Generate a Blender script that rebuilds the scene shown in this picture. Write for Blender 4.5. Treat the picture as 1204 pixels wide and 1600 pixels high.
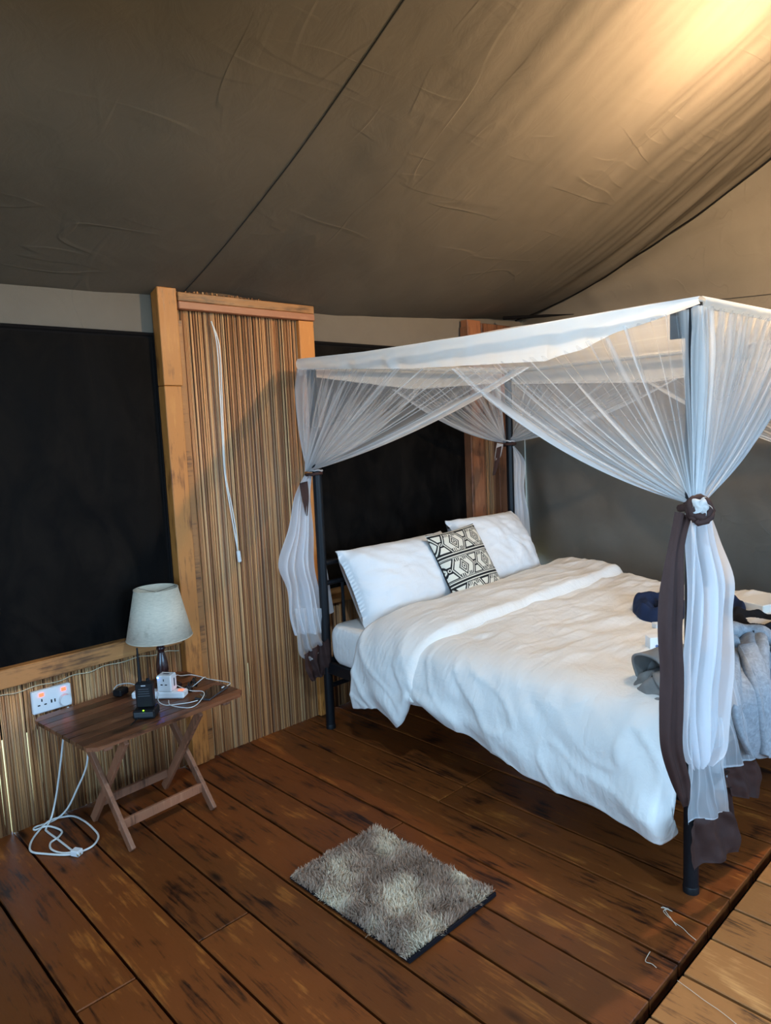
import bpy, bmesh, math, random
from mathutils import Vector, Matrix, noise as mn

random.seed(7)
S = bpy.context.scene
COL = S.collection
for o in list(bpy.data.objects):
    bpy.data.objects.remove(o)

# ------------------------------------------------------------------ camera
CAM = Vector((0, 0, 1.6))
F_PX = 1109.3
yaw, pit, rol = -0.76128938, 0.11535123, -0.04465847
_cy, _sy, _cp, _sp, _cr, _sr = math.cos(yaw), math.sin(yaw), math.cos(pit), math.sin(pit), math.cos(rol), math.sin(rol)
_r0 = Vector((_cy, _sy, 0)); _f0 = Vector((-_sy, _cy, 0)); _u0 = Vector((0, 0, 1))
FWD = _cp * _f0 - _sp * _u0
_u1 = _cp * _u0 + _sp * _f0
RIGHT = _cr * _r0 + _sr * _u1
UP = _cr * _u1 - _sr * _r0
cd = bpy.data.cameras.new('camera')
cd.sensor_fit = 'VERTICAL'; cd.sensor_height = 36.0; cd.lens = F_PX / 1600 * 36.0
cd.clip_start = 0.05
cam = bpy.data.objects.new('camera', cd); COL.objects.link(cam)
M3 = Matrix((RIGHT, UP, -FWD)).transposed()
cam.matrix_world = Matrix.Translation(CAM) @ M3.to_4x4()
S.camera = cam

# ------------------------------------------------------------------ world, exposure
W = bpy.data.worlds.new('sky'); S.world = W; W.use_nodes = True
bg = W.node_tree.nodes['Background']
bg.inputs[0].default_value = (0.38, 0.66, 1.0, 1); bg.inputs[1].default_value = 6.2
S.view_settings.view_transform = 'Standard'; S.view_settings.look = 'None'
S.view_settings.gamma = 1.0; S.view_settings.use_curve_mapping = False
S.view_settings.exposure = 0.68
BULB_STRENGTH = 2050.0
BULB2_STRENGTH = 1400.0
FRONT_OPENING = (0.2, 3.9, 2.1, -1.9)          # x0, x1, top, y of an unseen front window invented for daylight, sill at 0.85
pl = bpy.data.lights.new('front_portal', 'AREA'); pl.shape = 'RECTANGLE'
pl.size = FRONT_OPENING[1] - FRONT_OPENING[0]; pl.size_y = FRONT_OPENING[2] - 0.85; pl.cycles.is_portal = True
SIDE = (-1.7, 1.5, 2.1, -2.35)         # y0, y1, top, x of an unseen left window added for daylight, sill at 0.55
p2l = bpy.data.lights.new('side_portal', 'AREA'); p2l.shape = 'RECTANGLE'
p2l.size = SIDE[2] - 0.55; p2l.size_y = SIDE[1] - SIDE[0]; p2l.cycles.is_portal = True
p2o = bpy.data.objects.new('side_portal', p2l); COL.objects.link(p2o)
p2o.location = (SIDE[3], (SIDE[0] + SIDE[1]) / 2, (SIDE[2] + 0.55) / 2); p2o.rotation_euler = (0, -math.pi / 2, 0)
po = bpy.data.objects.new('front_portal', pl); COL.objects.link(po)
po.location = ((FRONT_OPENING[0] + FRONT_OPENING[1]) / 2, FRONT_OPENING[3], (FRONT_OPENING[2] + 0.85) / 2); po.rotation_euler = (math.pi / 2, 0, 0)
S.cycles.transparent_max_bounces = 24
S.cycles.max_bounces = 10; S.cycles.diffuse_bounces = 6

# ------------------------------------------------------------------ helpers
def at(px, py, axis, val):
    """point of the photograph's frame on a plane of the room (axis = val)"""
    d = RIGHT * ((px - 602) / F_PX) - UP * ((py - 800) / F_PX) + FWD
    return CAM + d * ((val - CAM[axis]) / d[axis])

def nz(x, y=0., z=0.):
    return mn.noise(Vector((x, y, z)))

def lerp(a, b, t): return a + (b - a) * t
def clamp(x, a=0., b=1.): return max(a, min(b, x))
def sstep(a, b, x):
    t = clamp((x - a) / (b - a)); return t * t * (3 - 2 * t)
def interp(pts, x):
    if x <= pts[0][0]: return pts[0][1]
    for (a, va), (b, vb) in zip(pts, pts[1:]):
        if x <= b:
            return va + (vb - va) * (x - a) / (b - a)
    return pts[-1][1]
def smooth_path(pts, n=6, closed=False):
    P = [Vector(p) for p in pts]; out = []
    m = len(P)
    for i in range(m - 1):
        p0 = P[max(i - 1, 0)]; p1 = P[i]; p2 = P[i + 1]; p3 = P[min(i + 2, m - 1)]
        for k in range(n):
            t = k / n
            out.append(0.5 * ((2 * p1) + (p2 - p0) * t + (2 * p0 - 5 * p1 + 4 * p2 - p3) * t * t + (3 * p1 - p0 - 3 * p2 + p3) * t ** 3))
    out.append(P[-1]); return out

class MB:
    def __init__(s): s.v = []; s.f = []; s.uv = None; s.att = None
    def add(s, verts, faces):
        b = len(s.v); s.v += [Vector(v) for v in verts]; s.f += [tuple(i + b for i in f) for f in faces]; return s
    def box(s, c, size, rot=None, bev=0.0):
        bm = bmesh.new(); bmesh.ops.create_cube(bm, size=1.0)
        for v in bm.verts: v.co = Vector((v.co.x * size[0], v.co.y * size[1], v.co.z * size[2]))
        if bev: bmesh.ops.bevel(bm, geom=bm.edges[:], offset=bev, segments=1, affect='EDGES', clamp_overlap=True)
        M = Matrix.Translation(Vector(c)) @ (rot.to_4x4() if rot else Matrix())
        bm.verts.index_update()
        s.add([M @ v.co for v in bm.verts], [[v.index for v in f.verts] for f in bm.faces]); bm.free(); return s
    def b2(s, x0, x1, y0, y1, z0, z1, bev=0.0):
        return s.box(((x0 + x1) / 2, (y0 + y1) / 2, (z0 + z1) / 2), (x1 - x0, y1 - y0, z1 - z0), None, bev)
    def bar(s, a, b, w, d, side=Vector((0, 0, 1)), bev=0.0):
        """a box from a to b; w across 'side', d along the third axis"""
        a = Vector(a); b = Vector(b); t = (b - a); L = t.length; t.normalize()
        u = (side - side.dot(t) * t).normalized(); n = t.cross(u)
        return s.box((a + b) / 2, (L, w, d), Matrix((t, u, n)).transposed(), bev)
    def tube(s, path, r, n=8, cap=True):
        P = [Vector(p) for p in path]; m = len(P)
        rs = r if isinstance(r, (list, tuple)) else [r] * m
        t0 = (P[1] - P[0]).normalized()
        u = t0.orthogonal().normalized(); vs = []; fs = []
        for i in range(m):
            t = (P[min(i + 1, m - 1)] - P[max(i - 1, 0)]).normalized()
            u = (u - u.dot(t) * t).normalized(); w = t.cross(u)
            for k in range(n):
                a = 2 * math.pi * k / n
                vs.append(P[i] + (u * math.cos(a) + w * math.sin(a)) * rs[i])
        for i in range(m - 1):
            for k in range(n):
                fs.append((i * n + k, i * n + (k + 1) % n, (i + 1) * n + (k + 1) % n, (i + 1) * n + k))
        if cap: fs.append(tuple(range(n - 1, -1, -1))); fs.append(tuple(range((m - 1) * n, m * n)))
        return s.add(vs, fs)
    def lathe(s, prof, n=24, c=(0, 0, 0), cap=True):
        c = Vector(c); vs = []; fs = []; m = len(prof)
        for r, z in prof:
            for k in range(n):
                a = 2 * math.pi * k / n; vs.append(c + Vector((r * math.cos(a), r * math.sin(a), z)))
        for i in range(m - 1):
            for k in range(n):
                fs.append((i * n + k, i * n + (k + 1) % n, (i + 1) * n + (k + 1) % n, (i + 1) * n + k))
        if cap: fs.append(tuple(range(n - 1, -1, -1))); fs.append(tuple(range((m - 1) * n, m * n)))
        return s.add(vs, fs)
    def prism(s, poly, z0, z1):
        n = len(poly); vs = [Vector((x, y, z0)) for x, y in poly] + [Vector((x, y, z1)) for x, y in poly]
        fs = [tuple(range(n - 1, -1, -1)), tuple(range(n, 2 * n))] + [(i, (i + 1) % n, n + (i + 1) % n, n + i) for i in range(n)]
        return s.add(vs, fs)
    def grid(s, fn, nu, nv, att=None, uvs=True):
        """fn(u,v) -> point; keeps u,v as UV and att(u,v) as the attribute 'dens'"""
        b = len(s.v)
        for j in range(nv + 1):
            for i in range(nu + 1):
                s.v.append(Vector(fn(i / nu, j / nv)))
        for j in range(nv):
            for i in range(nu):
                k = b + j * (nu + 1) + i
                s.f.append((k, k + 1, k + nu + 2, k + nu + 1))
        if uvs:
            if s.uv is None: s.uv = []
            s.uv += [(i / nu, j / nv) for j in range(nv + 1) for i in range(nu + 1)]
        if att:
            if s.att is None: s.att = []
            s.att += [att(i / nu, j / nv) for j in range(nv + 1) for i in range(nu + 1)]
        return s
    def build(s, name, mat, parent=None, smooth=False, world=True, solid=0.0):
        me = bpy.data.meshes.new(name)
        vs = s.v
        if parent and world:
            inv = parent_world(parent).inverted(); vs = [inv @ v for v in vs]
        me.from_pydata([tuple(v) for v in vs], [], s.f); me.update()
        if s.uv and len(s.uv) == len(s.v):
            ul = me.uv_layers.new(name='UVMap')
            for l in me.loops: ul.data[l.index].uv = s.uv[l.vertex_index]
        if s.att and len(s.att) == len(s.v):
            a = me.attributes.new('dens', 'FLOAT', 'POINT')
            for i, x in enumerate(s.att): a.data[i].value = x
        if smooth: me.polygons.foreach_set('use_smooth', [True] * len(me.polygons))
        me.materials.append(mat)
        o = bpy.data.objects.new(name, me); COL.objects.link(o)
        if parent: o.parent = parent
        if smooth == 'auto':
            me.set_sharp_from_angle(angle=math.radians(40))
        if solid:
            md = o.modifiers.new('thickness', 'SOLIDIFY'); md.thickness = solid; md.offset = -1
        return o

PW = {}
def parent_world(o):
    M = Matrix.Translation(o.location) @ o.rotation_euler.to_matrix().to_4x4()
    return parent_world(o.parent) @ M if o.parent else M

def tag(o, label=None, cat=None, group=None, kind=None):
    if label: o['label'] = label
    if cat: o['category'] = cat
    if group: o['group'] = group
    if kind: o['kind'] = kind
    return o
def thing(name, label, cat, loc=(0, 0, 0), rz=0.0, group=None):
    o = bpy.data.objects.new(name, None); COL.objects.link(o)
    o.location = loc; o.rotation_euler = (0, 0, rz); o.empty_display_size = 0.1
    return tag(o, label, cat, group)
def struct(o, label, cat): return tag(o, label, cat, kind='structure')

# ------------------------------------------------------------------ materials
class Mat:
    def __init__(s, name, rough=0.6, color=(0.5, 0.5, 0.5), spec=0.5, metal=0.0, coat=0.0, sheen=0.0):
        s.m = bpy.data.materials.new(name); s.m.use_nodes = True
        s.nt = s.m.node_tree; s.b = s.nt.nodes['Principled BSDF']; s.out = s.nt.nodes['Material Output']
        s.set('Base Color', (*color, 1)); s.set('Roughness', rough); s.set('Specular IOR Level', spec)
        s.set('Metallic', metal); s.set('Coat Weight', coat); s.set('Sheen Weight', sheen)
    def set(s, k, v): s.b.inputs[k].default_value = v
    def n(s, t, **kw):
        x = s.nt.nodes.new(t)
        for k, v in kw.items():
            if k.startswith('i_'): x.inputs[k[2:].replace('_', ' ')].default_value = v
            else: setattr(x, k, v)
        return x
    def l(s, a, b): s.nt.links.new(a, b)
    def coords(s, kind='Object', scale=(1, 1, 1), rnd=0.0):
        tc = s.n('ShaderNodeTexCoord'); mp = s.n('ShaderNodeMapping')
        mp.inputs['Scale'].default_value = scale
        if rnd:
            oi = s.n('ShaderNodeObjectInfo'); mu = s.n('ShaderNodeMath', operation='MULTIPLY'); mu.inputs[1].default_value = rnd
            s.l(oi.outputs['Random'], mu.inputs[0])
            cb = s.n('ShaderNodeCombineXYZ'); 
            for k in range(3): s.l(mu.outputs[0], cb.inputs[k])
            ad = s.n('ShaderNodeVectorMath', operation='ADD'); s.l(tc.outputs[kind], ad.inputs[0]); s.l(cb.outputs[0], ad.inputs[1])
            s.l(ad.outputs[0], mp.inputs['Vector'])
        else: s.l(tc.outputs[kind], mp.inputs['Vector'])
        return mp.outputs[0]
    def noise(s, vec, scale=5, detail=4, rough=0.55, dist=0.0):
        x = s.n('ShaderNodeTexNoise'); x.inputs['Scale'].default_value = scale; x.inputs['Detail'].default_value = detail
        x.inputs['Roughness'].default_value = rough; x.inputs['Distortion'].default_value = dist
        s.l(vec, x.inputs['Vector']); return x.outputs['Fac']
    def ramp(s, fac, stops, interp='LINEAR'):
        x = s.n('ShaderNodeValToRGB'); x.color_ramp.interpolation = interp
        e = x.color_ramp.elements
        while len(e) < len(stops): e.new(0.5)
        for k, (p, c) in enumerate(stops):
            e[k].position = p; e[k].color = (*c, 1) if len(c) == 3 else c
        s.l(fac, x.inputs[0]); return x.outputs[0]
    def mix(s, a, b, fac, mode='MIX'):
        x = s.n('ShaderNodeMix', data_type='RGBA', blend_type=mode)
        for v, k in ((a, 6), (b, 7)):
            if isinstance(v, tuple): x.inputs[k].default_value = (*v, 1)
            else: s.l(v, x.inputs[k])
        if isinstance(fac, (int, float)): x.inputs[0].default_value = fac
        else: s.l(fac, x.inputs[0])
        return x.outputs[2]
    def math(s, op, a, b=0.0):
        x = s.n('ShaderNodeMath', operation=op)
        for v, k in ((a, 0), (b, 1)):
            if isinstance(v, (int, float)): x.inputs[k].default_value = v
            else: s.l(v, x.inputs[k])
        return x.outputs[0]
    def bump(s, h, strength=0.3, dist=0.01, normal=None):
        x = s.n('ShaderNodeBump'); x.inputs['Strength'].default_value = strength; x.inputs['Distance'].default_value = dist
        s.l(h, x.inputs['Height'])
        if normal: s.l(normal, x.inputs['Normal'])
        s.l(x.outputs[0], s.b.inputs['Normal']); return x.outputs[0]
    def col(s, c): s.l(c, s.b.inputs['Base Color'])
    def rgh(s, c): s.l(c, s.b.inputs['Roughness'])

def wood(name, dark, mid, light, axis='Y', rough=(0.3, 0.5), grain=1.0, knots=True, rnd=37.0, bumpd=0.004, spec=0.5, vary=(0.72, 1.15)):
    w = Mat(name, spec=spec)
    ax = {'X': (1.0, 11, 11), 'Y': (11, 1.0, 11), 'Z': (11, 11, 1.0)}[axis]
    big = w.coords('Object', tuple(k * 0.42 * grain if k > 1 else 1.5 * grain for k in ax), rnd)
    fine = w.coords('Object', tuple(k * 5 * grain if k > 1 else 4.0 * grain for k in ax), rnd)
    f1 = w.noise(big, 1.6, 5, 0.6, 0.6); f2 = w.noise(fine, 1.3, 6, 0.65, 0.3)
    f3 = w.noise(w.coords('Object', (1, 1, 1), rnd), 5.5, 4, 0.6, 0.5)
    m = w.math('ADD', w.math('ADD', w.math('MULTIPLY', f1, 0.42), w.math('MULTIPLY', f2, 0.36)), w.math('MULTIPLY', f3, 0.22))
    c = w.ramp(m, [(0.40, dark), (0.48, mid), (0.55, mid), (0.68, light)])
    if knots:
        vo = w.n('ShaderNodeTexVoronoi'); vo.inputs['Scale'].default_value = 1.0
        w.l(w.coords('Object', tuple(k * 0.55 if k > 1 else 1.9 for k in ax), rnd), vo.inputs['Vector'])
        k = w.ramp(vo.outputs['Distance'], [(0.03, (1, 1, 1)), (0.13, (0, 0, 0))])
        c = w.mix(c, tuple(x * 0.5 for x in dark), k)
    oi = w.n('ShaderNodeObjectInfo')
    br = w.ramp(oi.outputs['Random'], [(0, (vary[0],) * 3), (1, (vary[1], vary[1] * 0.96, vary[1] * 0.92))])
    c = w.mix(c, br, 1.0, 'MULTIPLY')
    w.col(c)
    w.rgh(w.ramp(f2, [(0.3, (rough[0],) * 3), (0.7, (rough[1],) * 3)]))
    w.bump(m, 0.35, bumpd)
    return w.m

def plain(name, color, rough=0.5, **kw): return Mat(name, rough, color, **kw).m

def emit(name, color, strength):
    m = Mat(name, 0.4, color); m.set('Emission Color', (*color, 1)); m.set('Emission Strength', strength); return m.m

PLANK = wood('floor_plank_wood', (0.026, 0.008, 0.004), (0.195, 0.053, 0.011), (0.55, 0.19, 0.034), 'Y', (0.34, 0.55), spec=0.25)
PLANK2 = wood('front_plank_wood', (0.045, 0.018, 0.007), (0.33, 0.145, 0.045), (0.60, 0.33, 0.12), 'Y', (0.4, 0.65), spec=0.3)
POST = wood('pine_post_wood', (0.16, 0.055, 0.013), (0.50, 0.20, 0.045), (0.66, 0.32, 0.085), 'Z', (0.4, 0.6))
RAILW = wood('pine_rail_wood', (0.11, 0.046, 0.015), (0.38, 0.165, 0.048), (0.52, 0.26, 0.08), 'X', (0.4, 0.6))
TABLEW = wood('table_slat_wood', (0.018, 0.007, 0.004), (0.14, 0.052, 0.024), (0.50, 0.25, 0.13), 'X', (0.25, 0.42), knots=False, vary=(0.45, 1.55), spec=0.35)
TLEGW = wood('table_leg_wood', (0.10, 0.038, 0.018), (0.29, 0.12, 0.062), (0.44, 0.22, 0.125), 'Z', (0.45, 0.65), knots=False)

def reed_mat():
    w = Mat('dry_reed', 0.55)
    oi = w.n('ShaderNodeObjectInfo')
    c = w.ramp(oi.outputs['Random'], [(0.0, (0.13, 0.052, 0.022)), (0.18, (0.36, 0.155, 0.060)), (0.42, (0.57, 0.275, 0.110)), (0.62, (0.67, 0.35, 0.145)), (0.8, (0.38, 0.205, 0.110)), (1.0, (0.75, 0.46, 0.22))])
    f = w.noise(w.coords('Object', (60, 60, 2.2), 19), 1.5, 4)
    c = w.mix(c, w.ramp(f, [(0.3, (0.62, 0.6, 0.58)), (0.7, (1.15, 1.12, 1.05))]), 1.0, 'MULTIPLY')
    w.col(c); w.bump(f, 0.3, 0.002); return w.m
REED = reed_mat()
BACKR = plain('dark_reed_backing', (0.10, 0.058, 0.028), 0.8)

def canvas_mat(name, c0, c1):
    w = Mat(name, 0.85, spec=0.2)
    v = w.coords('Object')
    big = w.noise(v, 1.1, 4, 0.5); mid = w.noise(v, 7, 5, 0.6, 0.8)
    w.col(w.ramp(w.math('ADD', w.math('MULTIPLY', big, 0.7), w.math('MULTIPLY', mid, 0.3)), [(0.35, c0), (0.65, c1)]))
    # long creases in the cloth
    rd = []
    for sc, rot in (((0.5, 2.6, 2.6), 0.5), ((2.2, 0.45, 0.9), -0.4)):
        tc = w.n('ShaderNodeTexCoord'); mp = w.n('ShaderNodeMapping'); mp.inputs['Scale'].default_value = sc; mp.inputs['Rotation'].default_value = (0, 0, rot)
        w.l(tc.outputs['Object'], mp.inputs['Vector'])
        f = w.noise(mp.outputs[0], 1.6, 2, 0.5, 0.4)
        rd.append(w.ramp(f, [(0.46, (0, 0, 0)), (0.5, (1, 1, 1)), (0.515, (0, 0, 0))]))
    gate = w.ramp(w.noise(v, 1.9, 3), [(0.5, (0, 0, 0)), (0.62, (1, 1, 1))])
    inv = w.math('MULTIPLY', w.math('ADD', rd[0], rd[1]), gate)
    h = w.math('ADD', w.math('MULTIPLY', mid, 0.5), w.math('MULTIPLY', inv, 0.28))
    w.bump(h, 0.45, 0.012)
    return w.m
CANVAS = canvas_mat('tent_roof_canvas', (0.114, 0.093, 0.070), (0.142, 0.116, 0.088))
CANVAS_W = canvas_mat('tent_wall_canvas', (0.14, 0.118, 0.092), (0.17, 0.144, 0.113))

def window_mat():
    w = Mat('black_window_flap', 0.5, (0.006, 0.005, 0.005), spec=0.06)
    v = w.coords('Object', (1, 1, 0.5)); f = w.noise(v, 6, 6, 0.65, 1.2)
    w.col(w.ramp(f, [(0.4, (0.0022, 0.0019, 0.0018)), (0.75, (0.010, 0.008, 0.0065))]))
    w.rgh(w.ramp(f, [(0.3, (0.6,) * 3), (0.7, (0.8,) * 3)]))
    w.bump(f, 0.5, 0.01); return w.m
WINM = window_mat()
BLACKC = plain('black_canvas_hem', (0.008, 0.007, 0.007), 0.8, spec=0.05)
SEAMM = plain('seam_thread', (0.03, 0.025, 0.02), 0.8)
BLACKM = Mat('black_painted_steel', 0.38, (0.007, 0.008, 0.010), spec=0.28).m
DARKW = plain('dark_gap', (0.012, 0.008, 0.006), 0.9)

def net_mat(name, base, hi, color=(0.86, 0.86, 0.86), streak=46.0):
    m = Mat(name); nt = m.nt; nt.nodes.remove(m.b)
    tr = m.n('ShaderNodeBsdfTransparent'); df = m.n('ShaderNodeBsdfDiffuse'); tl = m.n('ShaderNodeBsdfTranslucent')
    df.inputs[0].default_value = (*color, 1); tl.inputs[0].default_value = (*color, 1)
    ms = m.n('ShaderNodeMixShader'); ms.inputs[0].default_value = 0.5
    m.l(df.outputs[0], ms.inputs[1]); m.l(tl.outputs[0], ms.inputs[2])
    uv = m.n('ShaderNodeTexCoord'); mp = m.n('ShaderNodeMapping'); mp.inputs['Scale'].default_value = (streak, 0.35, 1)
    m.l(uv.outputs['UV'], mp.inputs[0])
    f = m.noise(mp.outputs[0], 1.0, 3, 0.6)
    st = m.ramp(f, [(0.53, (0, 0, 0)), (0.60, (0.35, 0.35, 0.35)), (0.67, (1, 1, 1))])
    at_ = m.n('ShaderNodeAttribute'); at_.attribute_name = 'dens'
    a = m.math('ADD', m.math('MULTIPLY', st, hi - base), base)
    a = m.math('ADD', a, at_.outputs['Fac']); 
    cl = m.n('ShaderNodeClamp'); cl.inputs['Max'].default_value = 0.97; m.l(a, cl.inputs[0])
    mx = m.n('ShaderNodeMixShader'); m.l(cl.outputs[0], mx.inputs[0]); m.l(tr.outputs[0], mx.inputs[1]); m.l(ms.outputs[0], mx.inputs[2])
    m.l(mx.outputs[0], m.out.inputs[0]); return m.m
NET = net_mat('white_net_mesh', 0.18, 0.72, streak=36.0)
NETFOOT = net_mat('white_net_gathered', 0.22, 0.82, streak=34.0)
NETTOP = net_mat('white_net_roof', 0.5, 0.62)
NETBAND = net_mat('white_net_border_cloth', 0.95, 0.97, (0.95, 0.95, 0.93), 20)
NETTAIL = net_mat('white_net_bunched', 0.82, 0.96, (0.90, 0.91, 0.93), 16)
NETSHEER = net_mat('white_net_sheer_hem', 0.5, 0.75, (0.84, 0.86, 0.88), 24)

def fabric(name, c, rough=0.85, sc=260, strength=0.15, wr=9, wrs=0.25, wrd=0.006, var=0.15):
    w = Mat(name, rough, c, spec=0.2)
    v = w.coords('Object'); f = w.noise(v, sc, 2); g = w.noise(v, wr, 4, 0.55, 0.9)
    w.col(w.ramp(g, [(0.3, tuple(x * (1 - var) for x in c)), (0.7, tuple(min(1, x * (1 + var)) for x in c))]))
    n = w.bump(g, wrs, wrd)
    b = w.n('ShaderNodeBump'); b.inputs['Strength'].default_value = strength; b.inputs['Distance'].default_value = 0.001
    w.l(f, b.inputs['Height']); w.l(n, b.inputs['Normal']); w.l(b.outputs[0], w.b.inputs['Normal'])
    return w.m
BROWN = fabric('brown_border_cloth', (0.050, 0.025, 0.021), 0.7, wrs=0.4)
PILLOWM = fabric('white_pillow_cotton', (0.75, 0.75, 0.74), 0.8, 300, 0.08, 7, 0.75, 0.012, 0.01)

def duvet_mat(name):
    w = Mat(name, 0.75, (0.80, 0.79, 0.77), spec=0.25)
    v = w.coords('Object'); g = w.noise(v, 7.0, 5, 0.55, 1.0)
    w.col(w.ramp(g, [(0.3, (0.78, 0.755, 0.705)), (0.7, (0.82, 0.795, 0.745))]))
    wa = w.n('ShaderNodeTexWave', bands_direction='Y'); wa.inputs['Scale'].default_value = 11.0; wa.inputs['Distortion'].default_value = 1.2
    wa.inputs['Detail'].default_value = 1.0; w.l(v, wa.inputs['Vector'])
    w.rgh(w.ramp(wa.outputs['Fac'], [(0.4, (0.55,) * 3), (0.6, (0.82,) * 3)]))
    g2 = w.noise(w.coords('Object', (1.0, 1.6, 1.0)), 26, 3, 0.6, 1.4)
    gg = w.math('ADD', g, w.math('MULTIPLY', g2, 0.22))
    n = w.bump(gg, 0.5, 0.016)
    b = w.n('ShaderNodeBump'); b.inputs['Strength'].default_value = 0.25; b.inputs['Distance'].default_value = 0.002
    w.l(wa.outputs['Fac'], b.inputs['Height']); w.l(n, b.inputs['Normal']); w.l(b.outputs[0], w.b.inputs['Normal'])
    return w.m
DUVET = duvet_mat('white_striped_cotton')
WHITEP = plain('white_plastic', (0.78, 0.78, 0.77), 0.35)
CREAMP = plain('cream_plastic', (0.75, 0.66, 0.52), 0.4)
BLACKP = plain('black_plastic', (0.008, 0.008, 0.009), 0.45, spec=0.25)
GREYP = plain('dark_grey_plastic', (0.05, 0.055, 0.06), 0.45)
CORDM = plain('white_cable_sleeve', (0.72, 0.71, 0.66), 0.5)
REDLED = emit('red_switch_light', (1.0, 0.07, 0.03), 3.0)
BLUELED = emit('blue_led', (0.02, 0.08, 1.0), 60.0)
GREENLED = emit('green_led', (0.25, 1.0, 0.02), 5.0)

# ================================================================== SETTING
WY = 3.13          # face of the reeds on the back wall
GX = 4.45          # gable canvas
EAVE = [(-2.4, 2.255), (0.9, 2.258), (1.57, 2.268), (1.95, 2.302), (2.47, 2.262), (3.0, 2.282), (3.77, 2.327), (4.5, 2.37)]
def roof_z(x, y):
    t = 3.135 - y
    base = 2.30 + 0.29 * t + (0.08 * t * t if t > 0 else 0)
    d = interp(EAVE, x) - 2.30
    return base + d * math.exp(-max(t, 0) / 0.45)
RIDGE_Y = 0.45
def roof_point(x, y):
    t = 3.135 - y
    z = roof_z(x, y)
    amp = sstep(0.5, 2.2, t)
    # hanging folds that run down the slope from the ridge
    xx = x + 0.10 * nz(y * 1.3, x * 0.5, 3.0) + 0.03 * (t - 1.5)
    right = sstep(1.7, 2.6, x)
    h = 0.030 * amp * right * nz(xx * 3.1, t * 0.25, 1.7)
    h += 0.020 * amp * right * nz(xx * 7.5, t * 0.35, 4.2)
    h += 0.008 * amp * right * nz(xx * 19.0, t * 0.6, 9.1)
    g = sstep(3.5, 4.3, x) * sstep(0.25, 1.0, t)
    h += 0.030 * g * nz(x * 10.0 + t * 1.6, t * 0.9, 2.2) + 0.010 * g * nz(x * 26 + t * 4, t * 2.0, 5.0)
    h += 0.010 * nz(x * 1.6, t * 1.9, 7.0) + 0.004 * nz(x * 5 + t * 2, t * 4, 8.0)
    h += -0.018 * sstep(0.0, 0.6, abs(x - 1.728)) * sstep(0.1, 1.0, t)        # droops away from the seam
    return Vector((x, y, z + h))

ceiling = struct(thing('ceiling', 'taupe canvas tent roof sloping up from the reed wall', 'ceiling'), None, None)
SEAMX = 1.728
for x0, x1, nu in ((-2.45, SEAMX, 110), (SEAMX, 4.62, 240)):
    b = MB()
    b.grid(lambda u, v: roof_point(lerp(x0, x1, u), lerp(3.32, RIDGE_Y, v)), nu, 130)
    b.build('roof_panel', CANVAS, ceiling, smooth=True)
b = MB()
b.grid(lambda u, v: (lerp(-2.4, 4.62, u), lerp(RIDGE_Y, -2.45, v), roof_z(0, RIDGE_Y) - 0.385 * v * 2.9 + 0.25 * v * (v - 1)), 40, 30)
b.build('roof_panel', CANVAS, ceiling, smooth=True)
b = MB(); b.tube([roof_point(SEAMX, lerp(3.2, RIDGE_Y, k / 60)) + Vector((0, 0, -0.001)) for k in range(61)], 0.0028, 5)
b.build('seam', SEAMM, ceiling)
b = MB(); b.tube([roof_point(4.425, lerp(3.25, RIDGE_Y, k / 60)) + Vector((0, 0, -0.001)) for k in range(61)], 0.007, 6)  # black tube stands in for the shadowed gap between roof and gable
b.build('edge_gap_shade', BLACKC, ceiling, smooth=True)

# gable canvas on the right
def gable_fn(u, v):
    y = lerp(3.20, -2.45, u); z = lerp(-0.05, 3.75, v)
    x = GX + 0.03 * nz(y * 1.1 + z * 0.7, z * 0.8, 11.) + 0.012 * nz(y * 3 + z * 2.0, z * 2.2, 12.) + 0.01 * nz(y * 7 - z * 3, z * 2, 13.)
    # slack roll of cloth hanging under the roof edge
    rl = clamp((z - 2.385) / max(0.05, 2.32 + 0.34 * (3.1 - y) - 2.385)); x -= 0.04 * math.sin(math.pi * rl) ** 0.6 * sstep(2.95, 2.4, y) * sstep(1.2, 1.75, y)
    x += 0.06 * sstep(2.9, 3.2, y)
    return (x, y, z)
b = MB(); b.grid(gable_fn, 150, 110)
wr = struct(b.build('wall_right', CANVAS_W, smooth=True), 'grey taupe canvas tent end wall behind the bed foot', 'wall')
b = MB()
b.tube([Vector(gable_fn((3.2 - y) / 5.65, (z + 0.05) / 3.8)) + Vector((-0.003, 0, 0)) for y, z in [(lerp(1.75, 0.4, k / 20), lerp(2.28, 2.20, k / 20)) for k in range(21)]], 0.0025, 5)
b.build('seam', SEAMM, wr)

# canvas of the back wall, with the black window flaps and the reed work as its own parts
b = MB()
b.grid(lambda u, v: (lerp(-2.35, 4.5, u), 3.165 + 0.006 * nz(u * 20, v * 6, 1), lerp(0.62, 2.45, v)), 120, 20)
wb = struct(b.build('wall_back', CANVAS_W, smooth=True), 'taupe canvas back wall of the tent behind reeds and windows', 'wall')
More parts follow.
